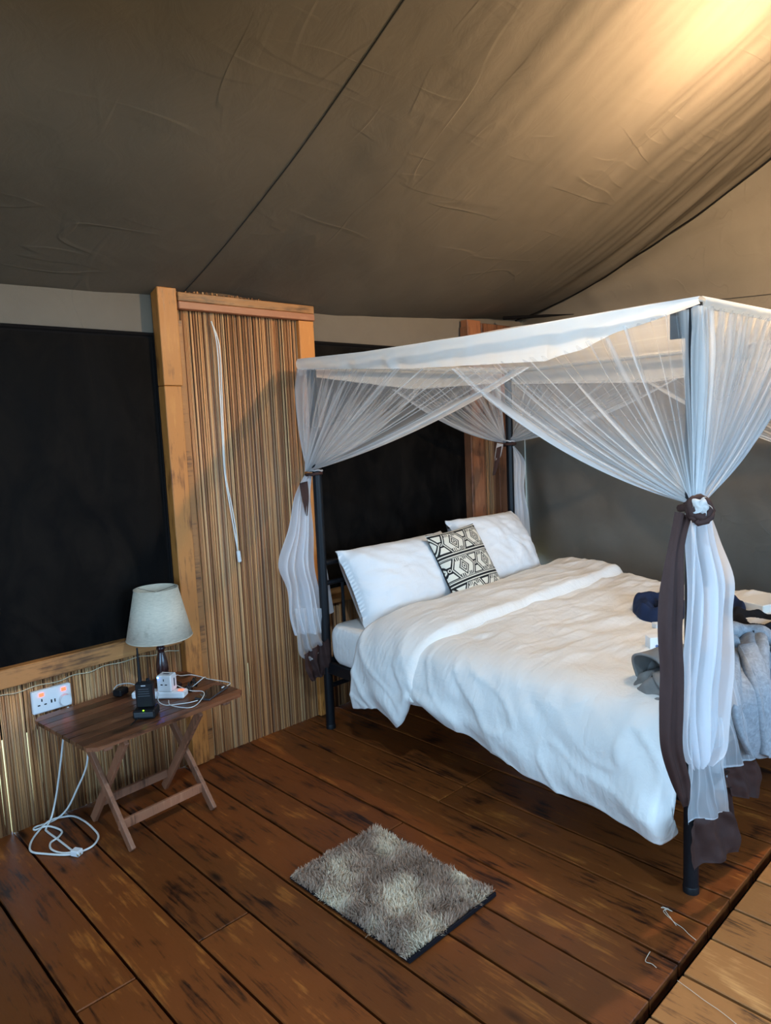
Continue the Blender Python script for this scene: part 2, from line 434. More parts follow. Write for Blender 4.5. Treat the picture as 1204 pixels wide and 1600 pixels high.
# walls out of view: left side and front, their window openings invented to let daylight in
b = MB(); b.b2(SIDE[3] - .02, SIDE[3], -2.45, SIDE[0], -.05, 3.7).b2(SIDE[3] - .02, SIDE[3], SIDE[1], 3.2, -.05, 3.7).b2(SIDE[3] - .02, SIDE[3], SIDE[0], SIDE[1], SIDE[2], 3.7).b2(SIDE[3] - .02, SIDE[3], SIDE[0], SIDE[1], -.05, 0.55)
struct(b.build('wall_left', CANVAS_W), 'canvas tent wall on the left side with an added daylight opening', 'wall')
b = MB(); b.b2(-2.35, FRONT_OPENING[0], FRONT_OPENING[3] - 0.02, FRONT_OPENING[3], -0.05, 2.9).b2(FRONT_OPENING[1], 4.45, FRONT_OPENING[3] - 0.02, FRONT_OPENING[3], -0.05, 2.9).b2(FRONT_OPENING[0], FRONT_OPENING[1], FRONT_OPENING[3] - 0.02, FRONT_OPENING[3], FRONT_OPENING[2], 2.9).b2(FRONT_OPENING[0], FRONT_OPENING[1], FRONT_OPENING[3] - 0.02, FRONT_OPENING[3], -0.05, 0.85)
struct(b.build('wall_front', CANVAS_W), 'canvas tent front with an invented wide daylight opening', 'wall')
b = MB(); b.b2(-30, 30, -30, 30, -0.9, -0.8)
struct(b.build('ground', Mat('dry_earth', 0.9, (0.30, 0.19, 0.06)).m), 'dry sandy earth outside around the tent deck', 'ground')

# windows
def window(name, x0, x1, z0, z1, label, seed):
    b = MB()
    b.b2(x0, x1, 3.146, 3.152, z0, z1)
    w = struct(b.build(name, BLACKC), label, 'window')
    e = 0.028
    def fn(u, v):
        x = lerp(x0 + e, x1 - e, u); z = lerp(z0 + 0.004, z1 - e, v)
        ed = min(u * (x1 - x0), (1 - u) * (x1 - x0), v * 1.4, (1 - v) * 1.4)
        d = 0.006 + 0.010 * sstep(0, 0.06, ed) * (0.6 + nz(x * 4 + seed, z * 2.0, 3) * 0.8 + 0.5 * nz(x * 11 + z * 5, z * 4 + seed, 1))
        return (x, 3.146 - d, z)
    b = MB(); b.grid(fn, 90, 70); b.build('flap', WINM, w, smooth=True)
    b = MB()
    b.tube([(x0 + 0.01, 3.143, z1 - 0.012), (x1 - 0.012, 3.143, z1 - 0.012), (x1 - 0.012, 3.143, z0)], 0.006, 5)
    b.build('hem', BLACKC, w)
    return w
window('window_1', -2.0, 1.575, 0.70, 2.092, 'black roll-down window flap left of the reed panel', 0.0)
window('window_2', 2.472, 3.80, 0.70, 2.105, 'black roll-down window flap behind the bed head', 5.0)

# reeds: one thin mesh per variant, every stalk an object of its own
def reed_mesh(k):
    rr = random.Random(k)
    path = [(rr.uniform(-.001, .001), 0, 0), (rr.uniform(-.002, .002), rr.uniform(-.001, .001), 0.5), (rr.uniform(-.001, .001), 0, 1)]
    b = MB(); b.tube(path, [0.5 * 0.009, 0.5 * 0.0085, 0.5 * 0.0075], 5)
    me = bpy.data.meshes.new('reed'); me.from_pydata([tuple(v) for v in b.v], [], b.f)
    me.polygons.foreach_set('use_smooth', [True] * len(me.polygons)); me.materials.append(REED); return me
REEDS = [reed_mesh(k) for k in range(6)]
def reeds(parent, x0, x1, z0, z1, y, seed, gap=0.04, stuff=False, top_jit=0.0, lean=0.004, gapw=(0.005, 0.010)):
    rr = random.Random(seed); x = x0; b = MB()
    while x < x1:
        w = rr.uniform(0.0062, 0.0112)
        xx = x + w / 2; H = (z1 - z0) + rr.uniform(-top_jit, top_jit)
        if stuff:
            b.tube([(xx, y, z0), (xx + rr.uniform(-.004, .004), y, z0 + H)], w / 2, 5)
        else:
            o = bpy.data.objects.new('reed', rr.choice(REEDS)); COL.objects.link(o); o.parent = parent
            o.location = Vector((xx, y + w / 2 + rr.uniform(-0.0015, 0.0025), z0)) - parent.location
            o.scale = (w / 0.0085, w / 0.0085, H)
            o.rotation_euler = (rr.uniform(-.002, .002), rr.uniform(-lean, lean), rr.uniform(0, 6))
        x += w * 0.80
        if rr.random() < gap: x += rr.uniform(*gapw)
    if stuff: tag(b.build('rear_reeds', REED, parent, smooth=True), kind='stuff')

# low reed wall under the left window
low = struct(thing('wall_reeds', 'low wall of upright dry reeds under the left window', 'reed wall'), None, None)
reeds(low, 0.70, 1.565, 0.0, 0.655, WY, 3, 0.10, lean=0.006, gapw=(0.002, 0.006))
reeds(low, -2.2, 0.70, 0.0, 0.655, WY, 4, 0.0, stuff=True)
reeds(low, 0.69, 1.57, 0.0, 0.65, WY + 0.012, 44, 0.32, stuff=True, gapw=(0.002, 0.008))
b = MB(); b.b2(-2.2, 1.57, 3.150, 3.153, 0.40, 0.70); b.build('backing', DARKW, low)
b = MB()
tw = [(0.2, .590), (0.765, .591), (.887, .593), (1.016, .594), (1.107, .598), (1.261, .604), (1.382, .602), (1.56, .588)]
b.tube([(x + 0.0, WY - 0.004 + 0.002 * math.sin(x * 60), z + 0.004 * math.sin(x * 43)) for x, z in [(lerp(0.2, 1.56, k / 90), interp(tw, lerp(0.2, 1.56, k / 90))) for k in range(91)]], 0.0022, 5)
b.build('twine', plain('cream_twine', (0.55, 0.46, 0.30), 0.8), low)
# sill board
b = MB(); b.b2(-2.1, 1.57, 3.098, 3.146, 0.625, 0.704, 0.003)
struct(b.build('trim_1', RAILW), 'long pine sill board under the left black window', 'sill')
# reed wall behind the bed, under the second window
low2 = struct(thing('wall_reeds', 'low reed wall behind the bed headboard', 'reed wall'), None, None)
reeds(low2, 2.478, 3.775, 0.0, 0.655, WY, 8, 0.12, lean=0.005, gapw=(0.001, 0.004))
reeds(low2, 2.478, 3.775, 0.0, 0.65, WY + 0.012, 45, 0.25, stuff=True, gapw=(0.002, 0.008))
b = MB(); b.b2(2.48, 3.78, 3.150, 3.153, 0.40, 0.70); b.build('backing', DARKW, low2)
b = MB(); b.b2(2.478, 3.775, 3.098, 3.146, 0.625, 0.704, 0.003)
struct(b.build('trim_2', RAILW), 'pine sill board under the black window behind the bed', 'sill')

# framed reed panel between the windows
pan = struct(thing('wall_reed_panel', 'tall pine framed panel of upright reeds between the black windows', 'reed panel', (1.57, 3.1, 0)), None, None)
reeds(pan, 1.690, 2.372, 0.0, 2.285, WY - 0.012, 21, 0.04, top_jit=0.012, lean=0.0016, gapw=(0.001, 0.004))
reeds(pan, 1.690, 2.372, 0.0, 0.46, WY + 0.0, 46, 0.08, stuff=True, gapw=(0.001, 0.004))
b = MB(); b.b2(1.60, 2.46, 3.130, 3.150, 0.42, 2.30); b.build('backing', BACKR, pan)
b = MB(); b.b2(1.572, 1.658, 3.085, 3.15, 0.0, 1.845, 0.003); b.build('post', POST, pan)
b = MB(); b.b2(1.572, 1.668, 3.085, 3.15, 1.847, 2.292, 0.003); b.build('post', POST, pan)
b = MB(); b.b2(1.659, 1.690, 3.094, 3.15, 0.0, 2.15, 0.002); b.build('batten', RAILW, pan)
b = MB(); b.b2(1.672, 2.472, 3.082, 3.118, 2.236, 2.278, 0.003); b.build('top_rail', RAILW, pan)
b = MB(); b.b2(1.672, 2.470, 3.078, 3.118, 2.200, 2.235, 0.003); b.build('top_rail', wood('red_rail_wood', (0.10, 0.035, 0.016), (0.30, 0.12, 0.06), (0.45, 0.22, 0.12), 'X', (0.4, 0.6)), pan)
b = MB(); b.b2(2.372, 2.472, 3.092, 3.15, 0.0, 2.199, 0.003); b.build('stile', POST, pan)

pan2 = struct(thing('wall_reed_panel', 'narrow brown framed reed panel in the corner behind the bed', 'reed panel', (3.77, 3.1, 0)), None, None)
POST2 = wood('brown_post_wood', (0.06, 0.02, 0.010), (0.25, 0.10, 0.045), (0.40, 0.19, 0.09), 'Z', (0.4, 0.6))
reeds(pan2, 3.915, 4.085, 0.0, 2.24, WY - 0.005, 31, 0.03)
b = MB(); b.b2(3.80, 4.18, 3.147, 3.155, 0.5, 2.28); b.build('backing', DARKW, pan2)
b = MB(); b.b2(3.775, 3.915, 3.09, 3.15, 0.0, 2.305, 0.003); b.build('stile', POST2, pan2)
b = MB(); b.b2(3.765, 3.790, 3.08, 3.15, 0.0, 2.26, 0.003); b.build('batten', POST2, pan2)
b = MB(); b.b2(4.08, 4.19, 3.085, 3.15, 0.0, 2.20, 0.003); b.build('stile', POST2, pan2)
b = MB(); b.b2(3.918, 4.25, 3.085, 3.12, 2.215, 2.29, 0.003); b.build('top_rail', POST2, pan2)

# dark strap of the roof frame in the corner
b = MB(); p0 = at(786, 497, 1, 3.05); p1 = at(896, 491, 1, 2.55)
b.tube([p0, p0.lerp(p1, 0.6), p1], [0.012, 0.010, 0.002], 8)
tag(b.build('tent_pole', BLACKC), 'thin black pole tip under the roof edge in the corner', 'pole')

# ------------------------------------------------------------------ floor
b = MB(); b.b2(-2.4, 4.5, -2.5, 3.25, -0.14, -0.06)
floor = struct(b.build('floor', DARKW), 'varnished reddish brown wooden plank floor', 'floor')
XS = [-0.18, 0.012, 0.203, 0.395, 0.587, 0.770, 0.972, 1.166, 1.351, 1.544, 1.724, 1.909, 2.122, 2.300, 2.512, 2.72, 2.92, 3.12, 3.32, 3.52, 3.72, 3.92, 4.12, 4.32, 4.48]
ENDS = {4: 1, 6: 1, 10: 1, 12: 1, 13: 1, 2: 1, 16: 1, 18: 1, 21: 1}
PM = {}
def plank(x0, x1, y0, y1, mat, rr, gap=0.0045, dz=0.0015):
    b = MB(); w = x1 - x0 - gap * 2; L = y1 - y0 - gap * 1.2
    key = (round(w, 3), round(L, 3), mat.name)
    if key not in PM:
        b.box((0, 0, 0), (w, L, 0.05), None, 0.0025)
        me = bpy.data.meshes.new('plank'); me.from_pydata([tuple(v) for v in b.v], [], b.f); me.materials.append(mat); PM[key] = me
    o = bpy.data.objects.new('plank', PM[key]); COL.objects.link(o); o.parent = floor
    o.location = ((x0 + x1) / 2, (y0 + y1) / 2, -0.025 - rr.uniform(0, dz)); o.rotation_euler = (0, rr.uniform(-.003, .003), rr.uniform(-.0006, .0006))
rr = random.Random(5)
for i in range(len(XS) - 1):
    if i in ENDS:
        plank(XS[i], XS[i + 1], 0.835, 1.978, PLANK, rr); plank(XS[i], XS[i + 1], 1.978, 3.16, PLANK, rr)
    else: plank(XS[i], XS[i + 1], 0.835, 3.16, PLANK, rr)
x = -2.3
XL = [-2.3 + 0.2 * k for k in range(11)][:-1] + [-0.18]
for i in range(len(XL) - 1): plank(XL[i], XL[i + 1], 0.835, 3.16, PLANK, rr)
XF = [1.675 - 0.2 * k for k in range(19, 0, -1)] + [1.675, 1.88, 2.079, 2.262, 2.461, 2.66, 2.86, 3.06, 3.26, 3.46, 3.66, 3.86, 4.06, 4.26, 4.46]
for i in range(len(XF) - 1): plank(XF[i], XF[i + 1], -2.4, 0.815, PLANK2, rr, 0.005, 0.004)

# ================================================================== BED
DV = Vector((-0.0278, -0.9996, 0)); AV = Vector((0.9996, -0.0278, 0)); BN = Vector((2.309, 2.929, 0))
BL, BW = 1.982, 1.62
def bp(a, d, z): return BN + AV * a + DV * d + Vector((0, 0, z))

bed = thing('four_poster_bed', 'black steel four-poster bed frame with rail headboard', 'bed', bp(BW / 2, BL / 2, 0))
CORN = {'HN': (0, 0), 'FN': (0, BL), 'HF': (BW, 0), 'FF': (BW, BL)}
for k, (a, d) in CORN.items():
    b = MB(); b.tube([bp(a, d, 0.012), bp(a, d, 1.945)], 0.0245, 20)
    po_ = b.build('post', BLACKM, bed, smooth='auto')
    b = MB(); b.lathe([(0.0265, 0), (0.0265, 0.02), (0.0245, 0.024)], 20, bp(a, d, 0)); b.build('foot_cap', BLACKP, po_, smooth='auto')
# top canopy rails
for (a0, d0), (a1, d1) in ((CORN['HN'], CORN['FN']), (CORN['FN'], CORN['FF']), (CORN['FF'], CORN['HF']), (CORN['HF'], CORN['HN'])):
    b = MB(); b.tube([bp(a0, d0, 1.946), bp(a1, d1, 1.946)], 0.007, 10); b.build('canopy_rail', BLACKM, bed, smooth='auto')
# joint plate at the top of the near foot post
b = MB(); b.box(bp(0, BL - 0.045, 1.885), (0.012, 0.06, 0.085), None, 0.002); b.build('joint_plate', BLACKM, bed)
# side and end rails
for a in (0, BW):
    b = MB(); b.bar(bp(a, 0.02, 0.345), bp(a, BL - 0.02, 0.345), 0.06, 0.03, bev=0.003); b.build('side_rail', BLACKM, bed)
for z, r in ((0.91, 0.015), (0.80, 0.013), (0.37, 0.020), (0.235, 0.013)):
    b = MB(); b.tube([bp(0.02, 0.0, z), bp(BW - 0.02, 0.0, z)], r, 12); b.build('headboard_rail', BLACKM, bed, smooth='auto')
for k in range(8):
    a = 0.13 + k * (BW - 0.26) / 7
    b = MB(); b.tube([bp(a, 0, 0.37), bp(a, 0, 0.80)], 0.009, 8); b.build('spindle', BLACKM, bed, smooth='auto')
for a0 in (0.02, BW - 0.02):
    s_ = 1 if a0 < 1 else -1
    b = MB(); b.tube(smooth_path([bp(a0, 0, 0.33), bp(a0 + s_ * 0.06, 0, 0.36), bp(a0 + s_ * 0.12, 0, 0.34), bp(a0 + s_ * 0.15, 0, 0.28), bp(a0 + s_ * 0.155, 0, 0.235)], 5), 0.012, 8)
    b.build('bracket', BLACKM, bed, smooth='auto')
for z, r in ((0.47, 0.015), (0.34, 0.020)):
    b = MB(); b.tube([bp(0.02, BL, z), bp(BW - 0.02, BL, z)], r, 12); b.build('footboard_rail', BLACKM, bed, smooth='auto')
for k in range(12):
    d = 0.12 + k * (BL - 0.24) / 11
    b = MB(); b.bar(bp(0.03, d, 0.365), bp(BW - 0.03, d, 0.365), 0.012, 0.07); b.build('bed_slat', POST2, bed)

# mattress under a fitted sheet
def rbox_fn(a0, a1, d0, d1, z0, z1, r, wob=0.004):
    def fn(u, v):
        # u around, v from bottom to top then in to the centre
        th = 2 * math.pi * u
        cx, cy = (a0 + a1) / 2, (d0 + d1) / 2; hx, hy = (a1 - a0) / 2, (d1 - d0) / 2
        c, s_ = math.cos(th), math.sin(th); p = 26.0
        k = (abs(c) ** p + abs(s_) ** p) ** (-1 / p)
        if v < 0.15: q = lerp(0.0, 1 - r, v / 0.15); z = z0
        elif v < 0.6:
            t = (v - 0.15) / 0.45; z = lerp(z0, z1, t); q = 1 - r * (abs(2 * t - 1) ** 4)
        else: q = lerp(1 - r, 0, (v - 0.6) / 0.4); z = z1 + 0.006 * (1 - q)
        x = cx + hx * k * c * q; y = cy + hy * k * s_ * q
        w_ = wob * (nz(x * 7, y * 7, z * 9) + 0.6 * nz(x * 19, y * 19, z * 6))
        return bp(x + w_, y + w_, z + w_)
    return fn
b = MB(); b.grid(rbox_fn(-0.024, BW - 0.01, 0.030, BL - 0.06, 0.385, 0.583, 0.022, 0.003), 400, 40)
tag(b.build('mattress', DUVET, smooth=True), 'white mattress in a fitted sheet showing at the bed head', 'mattress')

# ---- duvet
HEM = [(0.25, .25), (0.34, .25), (0.55, .31), (0.68, .34), (0.74, .385), (0.85, .38), (1.03, .325), (1.20, .29), (1.44, .25), (1.66, .235), (1.80, .232), (1.95, .225), (2.1, .25)]
def duvet_prof(d, hem, lift, far):
    hem = min(hem, 0.46); q = 0.475 - hem
    return [(-0.100, hem), (-0.125, hem + 0.35 * q), (-0.115, hem + 0.7 * q), (-0.105, 0.49), (-0.055, 0.580), (0.04, 0.622 + lift * .5), (0.20, 0.634 + lift), (0.5, 0.640 + lift),
            (0.85, 0.645 + lift), (1.25, 0.655 + lift), (1.5, 0.672 + lift), (1.60, 0.66 + lift), (1.67, 0.60), (1.71, 0.52), (1.70, far)]
def duvet_fn(d0, d1, hemf, lift0, wr, seed, foot=True):
    def fn(u, v):
        d = lerp(d0, d1, v)
        hem = hemf(d)
        pr = duvet_prof(d, hem, lift0, 0.42)
        P = [Vector((a, 0, z)) for a, z in pr]
        # even spread over the sections
        m = len(P) - 1; t = u * m; i = min(int(t), m - 1); f = t - i
        p0, p1, p2, p3 = P[max(i - 1, 0)], P[i], P[i + 1], P[min(i + 2, m)]
        p = 0.5 * ((2 * p1) + (p2 - p0) * f + (2 * p0 - 5 * p1 + 4 * p2 - p3) * f * f + (3 * p1 - p0 - 3 * p2 + p3) * f ** 3)
        a, z = p.x, p.z
        top = sstep(0.0, 0.25, a)
        # wrinkles
        z += wr * top * (0.022 * nz(a * 2.0 + seed, d * 2.0, 1) + 0.014 * nz(a * 4 - d * 3, d * 6 + a * 2, 2 + seed) + 0.006 * nz(a * 8 - d * 6, d * 14 + a * 5, 3 + seed))
        z += wr * top * 0.0075 * ((1 - min(1, abs(2.2 * nz(a * 3.2 + d * 1.4 + seed, d * 3.6 - a * 1.8, 8.0)))) ** 5 + 0.7 * (1 - min(1, abs(2.2 * nz(a * 1.6 - d * 5.5, d * 2.2 + a, 6.0 + seed)))) ** 6)
        side = 1 - top
        a += wr * side * (0.030 * nz(d * 4.0, z * 3.0, 4 + seed) + 0.014 * nz(d * 8 + z * 7, z * 6, 5 + seed) + 0.004 * nz(d * 16 + z * 9, z * 14, 6) - 0.010 * (1 - min(1, abs(2.0 * nz(d * 5 + z * 5, z * 4 - d * 1.5, 9 + seed)))) ** 5)
        a -= 0.04 * side * math.exp(-((d - 1.9) / 0.10) ** 2) * sstep(0.5, 0.3, z)
        if foot and d > BL - 0.05:
            k = (d - (BL - 0.05)) / 0.22
            dd = BL - 0.05 + 0.045 * math.sin(min(k, 1) * 1.5)
            drop = 0.20 * k * k
            z = max(min(z, z - drop), hem) if top > 0 else max(z - drop * 0.3, hem - 0.02)
            return bp(a + 0.05 * side * min(k, 1), dd - 0.03 * side * min(k, 1) ** 2, z)
        return bp(a, d, z)
    return fn
duv = None
b = MB(); b.grid(duvet_fn(0.46, BL + 0.17, lambda d: interp(HEM, d) + 0.006 * math.sin(d * 31), 0.0, 1.0, 0.0), 170, 190)
duv = tag(b.build('duvet', DUVET, smooth=True, solid=0.012), 'rumpled white striped duvet spread over the bed', 'duvet')
# the head end of the duvet turned back over itself
def flap_hem(d): return interp([(0.30, .245), (0.40, .255), (0.55, .285), (0.64, .265), (0.695, .236), (0.725, .27), (0.80, .44)], d)
def flap_fn(u, v):
    f = duvet_fn(0.365, 0.80, flap_hem, 0.050, 0.9, 9.0, False)
    d = lerp(0.365, 0.80, v)
    p = f(u, v)
    edge = min(v, 1 - v)
    p.z += 0.012 * math.sin(math.pi * clamp(v)) - 0.045 * (1 - sstep(0, 0.08, 1 - v)) - 0.04 * (1 - sstep(0, 0.12, v)) * sstep(0.3, 0.5, u)
    p += DV * (0.03 * nz(u * 5, 2, 3) + 0.015 * nz(u * 13, 2, 3) + 0.08 * (u - 0.3)) * v
    p -= AV * (0.014 * (1 - sstep(0.3, 0.45, u)))
    return p
b = MB(); b.grid(flap_fn, 150, 70); b.build('turned_back_edge', DUVET, duv, smooth=True, solid=0.012)

# ---- pillows
def pillow(name, W_, H_, T_, M, mat, label, cat, group=None, nu=60, nv=44, seed=0., square=False, wr=1.0, front_att=None):
    b = MB()
    def half(sgn):
        def fn(u, v):
            x = 2 * u - 1; y = 2 * v - 1
            e = (1 - abs(x) ** 2.6) * (1 - abs(y) ** 2.6)
            th = T_ / 2 * max(e, 0) ** 0.45
            pin = 0.045 if not square else 0.03       # edges pull in between the corners
            X = x * W_ / 2 * (1 - pin * (1 - y * y)) ; Y = y * H_ / 2 * (1 - pin * 1.4 * (1 - x * x))
            w_ = wr * (0.016 * nz(x * 2.2 + seed, y * 2.2, sgn) + 0.010 * nz(x * 5 + seed + y * 2, y * 4, sgn) + 0.005 * nz(x * 4 + y * 9 + seed, y * 9 - x * 4, sgn)) * max(e, 0) ** 0.3
            corner = (abs(x) * abs(y)) ** 3
            w_ += wr * 0.012 * corner * math.sin((x - y) * 16 + seed)
            return M @ Vector((X, Y, sgn * th + w_ * (1 if sgn > 0 else 0.3)))
        return fn
    b.grid(half(1), nu, nv, uvs=False); 
    k = len(b.v); b.grid(half(-1), nu // 2, nv // 2, uvs=False)
    o = b.build(name, mat, None, smooth=True)
    # close the seam between the halves
    bm = bmesh.new(); bm.from_mesh(o.data); bmesh.ops.remove_doubles(bm, verts=bm.verts[:], dist=0.0015); bm.to_mesh(o.data); bm.free()
    return tag(o, label, cat, group), (nu, nv)
def frame(c, xdir, up):
    """pillow axes: X along xdir, Y up its height, Z its face"""
    x = Vector(xdir).normalized(); y = Vector(up); y = (y - y.dot(x) * x).normalized(); z = x.cross(y)
    M = Matrix((x, y, z)).transposed().to_4x4(); M.translation = Vector(c); return M
p1, _ = pillow('pillow', 0.78, 0.45, 0.29, frame(bp(0.44, 0.175, 0.780), (1, -0.06, 0.012), (0, 0.50, 0.87)), PILLOWM, 'long white pillow leaning on the headboard, nearest the reed panel', 'pillow', 'white pillows at the bed head', seed=1.0)
p2, _ = pillow('pillow', 0.66, 0.47, 0.27, frame(bp(1.215, 0.185, 0.830), (1, 0.0, -0.02), (0.0, 0.52, 0.87)), PILLOWM, 'white pillow partly hidden behind the black and white cushion', 'pillow', 'white pillows at the bed head', seed=4.0)

# patterned cushion: the print is a colour attribute on a fine grid
def motif(u, v):
    """black (1) or cream (0) of the geometric print; u across, v up, both 0..1"""
    rows = 3.0; V = v * rows; r = int(math.floor(V)); y = V - r
    U = u * 2.15 + (0.12 if r % 2 else 0.0) + 0.05; x = U - math.floor(U)
    lw = 0.045
    if y < 0.035 or y > 0.965: return 1.0
    if 0.075 < y < 0.105 or 0.895 < y < 0.925: return 1.0
    if y < 0.11 or y > 0.89: return 0.0
    yy = (y - 0.5) / 0.40          # -1..1
    ay = abs(yy)
    # hourglass of two trapezia with an eye between
    cx = x - 0.27
    hw = 0.05 + 0.19 * ay
    ex = (cx / 0.055) ** 2 + (yy / 0.17) ** 2
    if ex < 0.25: return 1.0
    if ex < 0.8: return 0.0
    if ex < 1.5: return 1.0
    if abs(cx) < hw:
        inner = abs(cx) < hw - lw - 0.01 and 0.30 < ay < 0.86
        inner2 = abs(cx) < hw - lw * 2.2 and 0.40 < ay < 0.78
        if inner2 or (inner and not inner2): return 0.0 if inner2 or (abs(cx) < hw - lw - 0.01 and (ay > 0.80 or ay < 0.34)) else 1.0 if False else 0.0
        return 1.0
    if abs(cx) < hw + 0.035: return 0.0
    if abs(cx) < hw + 0.075: return 1.0
    # nested diamonds between the hourglasses
    dx = abs(x - 0.77) / 0.25
    dd = dx + ay * 0.95
    if dd < 0.14: return 1.0
    if dd < 0.30: return 0.0
    if dd < 0.46: return 1.0
    if dd < 0.62: return 0.0
    if dd < 0.80: return 1.0
    if dd < 0.95: return 0.0
    return 1.0 if (abs(x - 0.77) < 0.28 and ay > 0.6 and math.sin(x * 95) > 0) else 0.0
cm = Mat('black_cream_print', 0.85, spec=0.2)
ca = cm.n('ShaderNodeAttribute'); ca.attribute_name = 'dens'
cm.col(cm.mix((0.70, 0.66, 0.55), (0.012, 0.012, 0.013), ca.outputs['Fac']))
NC = 230
Mc = frame(bp(0.765, 0.345, 0.808), (1, 0.0, 0.045), (-0.03, 0.50, 0.9))
def cush(sgn):
    def fn(u, v):
        x = 2 * u - 1; y = 2 * v - 1; e = max((1 - abs(x) ** 2.4) * (1 - abs(y) ** 2.4), 0)
        X = x * 0.208 * (1 - 0.05 * (1 - y * y)); Y = y * 0.236 * (1 - 0.05 * (1 - x * x))
        return Mc @ Vector((X, Y, sgn * 0.065 * e ** 0.5 + 0.004 * nz(x * 3, y * 3, 1) * e))
    return fn
b = MB(); b.grid(cush(1), NC, NC, att=lambda u, v: motif(u, v)); b.grid(cush(-1), 30, 30, att=lambda u, v: 1.0)
tag(b.build('throw_cushion', cm.m, smooth=True), 'square black and cream geometric print cushion in front of the pillows', 'cushion')

# ---- mosquito net
net = thing('mosquito_net', 'white mosquito net canopy with brown border tied to the bed posts', 'mosquito net', bp(BW / 2, BL / 2, 0))
OUT = 0.035
# roof sheet of the net
b = MB()
def nettop(u, v):
    a = lerp(-OUT, BW + OUT, u); d = lerp(-OUT - 0.03, BL + OUT, v)
    return bp(a, d, 1.958 - 0.045 * math.sin(math.pi * u) * math.sin(math.pi * v) + 0.004 * nz(a * 6, d * 6, 0))
b.grid(nettop, 60, 60, att=lambda u, v: 0.0); b.build('net_roof', NETTOP, net, smooth=True)
# border bands that hang from the canopy rails
def band(name, pa, pb, out, top, bot, n=160, nv=10, amp=0.006, mat=NETBAND):
    pa = Vector(pa); pb = Vector(pb); out = Vector(out)
    def fn(u, v):
        p = pa.lerp(pb, u); zt = interp(top, u); zb = interp(bot, u)
        z = lerp(zt, zb, v)
        w_ = amp * v * (nz(u * 40, v * 2, 3) + 0.8 * math.sin(u * 60 + 4 * nz(u * 9)))
        return Vector((p.x, p.y, z)) + out * (0.004 + w_ + 0.012 * math.sin(math.pi * v))
    b = MB(); b.grid(fn, n, nv, att=lambda u, v: 0.08 if v > 0.85 else 0.0)
    return b.build(name, mat, net, smooth=True)
NTOP = [(0, 1.982), (0.25, 1.962), (0.6, 1.954), (0.97, 1.957), (1, 1.957)]
NBOT = [(0, 1.926), (0.23, 1.888), (0.39, 1.858), (0.565, 1.838), (0.73, 1.820), (0.80, 1.843), (0.87, 1.885), (0.97, 1.920), (1, 1.935)]
band('border_band', bp(-OUT, -0.06, 0), bp(-OUT, BL + OUT, 0), -AV, NTOP, NBOT, 200, 14, 0.008)
band('border_band', bp(-OUT, BL + OUT, 0), bp(BW + OUT, BL + OUT, 0), DV, [(0, 1.957), (1, 1.965)], [(0, 1.925), (0.5, 1.915), (1, 1.92)], 200, 6, 0.006)
band('border_band', bp(BW + OUT, BL + OUT, 0), bp(BW + OUT, -0.06, 0), AV, [(0, 1.96), (1, 1.975)], [(0, 1.86), (0.5, 1.80), (1, 1.87)], 120, 8)
band('border_band', bp(BW + OUT, -0.06, 0), bp(-OUT, -0.06, 0), -DV, [(0, 1.975), (1, 1.98)], [(0, 1.88), (0.5, 1.83), (1, 1.90)], 120, 8)

for (a0, d0), (a1, d1) in ((CORN['HN'], CORN['FN']), (CORN['FN'], CORN['FF']), (CORN['FF'], CORN['HF']), (CORN['HF'], CORN['HN'])):
    b = MB(); b.tube([bp(lerp(a0, a1, k / 8), lerp(d0, d1, k / 8), 1.946) for k in range(9)], 0.013, 10); b.att = [0.2] * len(b.v); b.build('rail_sleeve', NETBAND, net, smooth=True)
def net_panel(pa, pb, zt, tie, sag, out, seed, bulge=0.03, npl=30, nu=240, nv=40, off=0.0, mat=None):
    """gathered net from the rail (pa at the post, pb the far reach) to the tie at the post"""
    pa = Vector(pa); pb = Vector(pb); tie = Vector(tie); out = Vector(out)
    def fn(u, v):
        top = pa.lerp(pb, u); top.z = interp(zt, u)
        p = top.lerp(tie, v)
        arc = 4 * v * (1 - v)
        p.z -= sag * arc * u ** 2
        p += out * (bulge * arc * (1 - u) * 0.6 + off * (1 - v))
        amp = 0.016 * (1 - v) ** 0.7 * (0.35 + 0.65 * sstep(0, 0.25, v)) + 0.004
        ph = 2 * math.pi * npl * (u + 0.012 * nz(u * 11, v * 1.3, seed))
        p += out * amp * (math.sin(ph) + 0.5 * math.sin(ph * 0.37 + seed))
        p.z += 0.004 * math.sin(ph * 0.5 + 1) * arc
        # lines bunch together as they reach the tie
        p += out * 0.02 * math.sin(u * 9) * v ** 3
        return p
    def den(u, v):
        th = 0.965 - 0.13 * v; hem = 0.55 * sstep(th, th + 0.03, u)
        return hem + 0.32 * sstep(0.09, 0.03, u) + 0.6 * v ** 3.0 + 0.16 * sstep(0.2, 0.8, u) * sstep(0, 0.6, v)
    b = MB(); b.grid(fn, nu, nv, att=den)
    return b.build('net_panel', mat or NET, net, smooth=True)
TZ = {'HN': 1.40, 'FN': 1.325, 'HF': 1.475, 'FF': 1.34}
T_HN = bp(-0.025, -0.04, TZ['HN']); T_FN = bp(-0.02, BL + 0.015, TZ['FN']); T_HF = bp(BW + 0.0, -0.03, TZ['HF']); T_FF = bp(BW + 0.02, BL + 0.015, TZ['FF'])
# near side
net_panel(bp(-OUT, -0.055, 0), bp(-OUT, 1.40, 0), [(0, 1.93), (0.33, 1.888), (0.7, 1.84), (1, 1.805)], T_HN, 0.040, -AV, 1.0, 0.035, 26, off=0.012)
net_panel(bp(-OUT, BL + OUT, 0), bp(-OUT, 1.00, 0), [(0, 1.93), (0.25, 1.90), (0.5, 1.84), (1, 1.835)], T_FN, 0.075, -AV, 2.0, 0.010, 22)
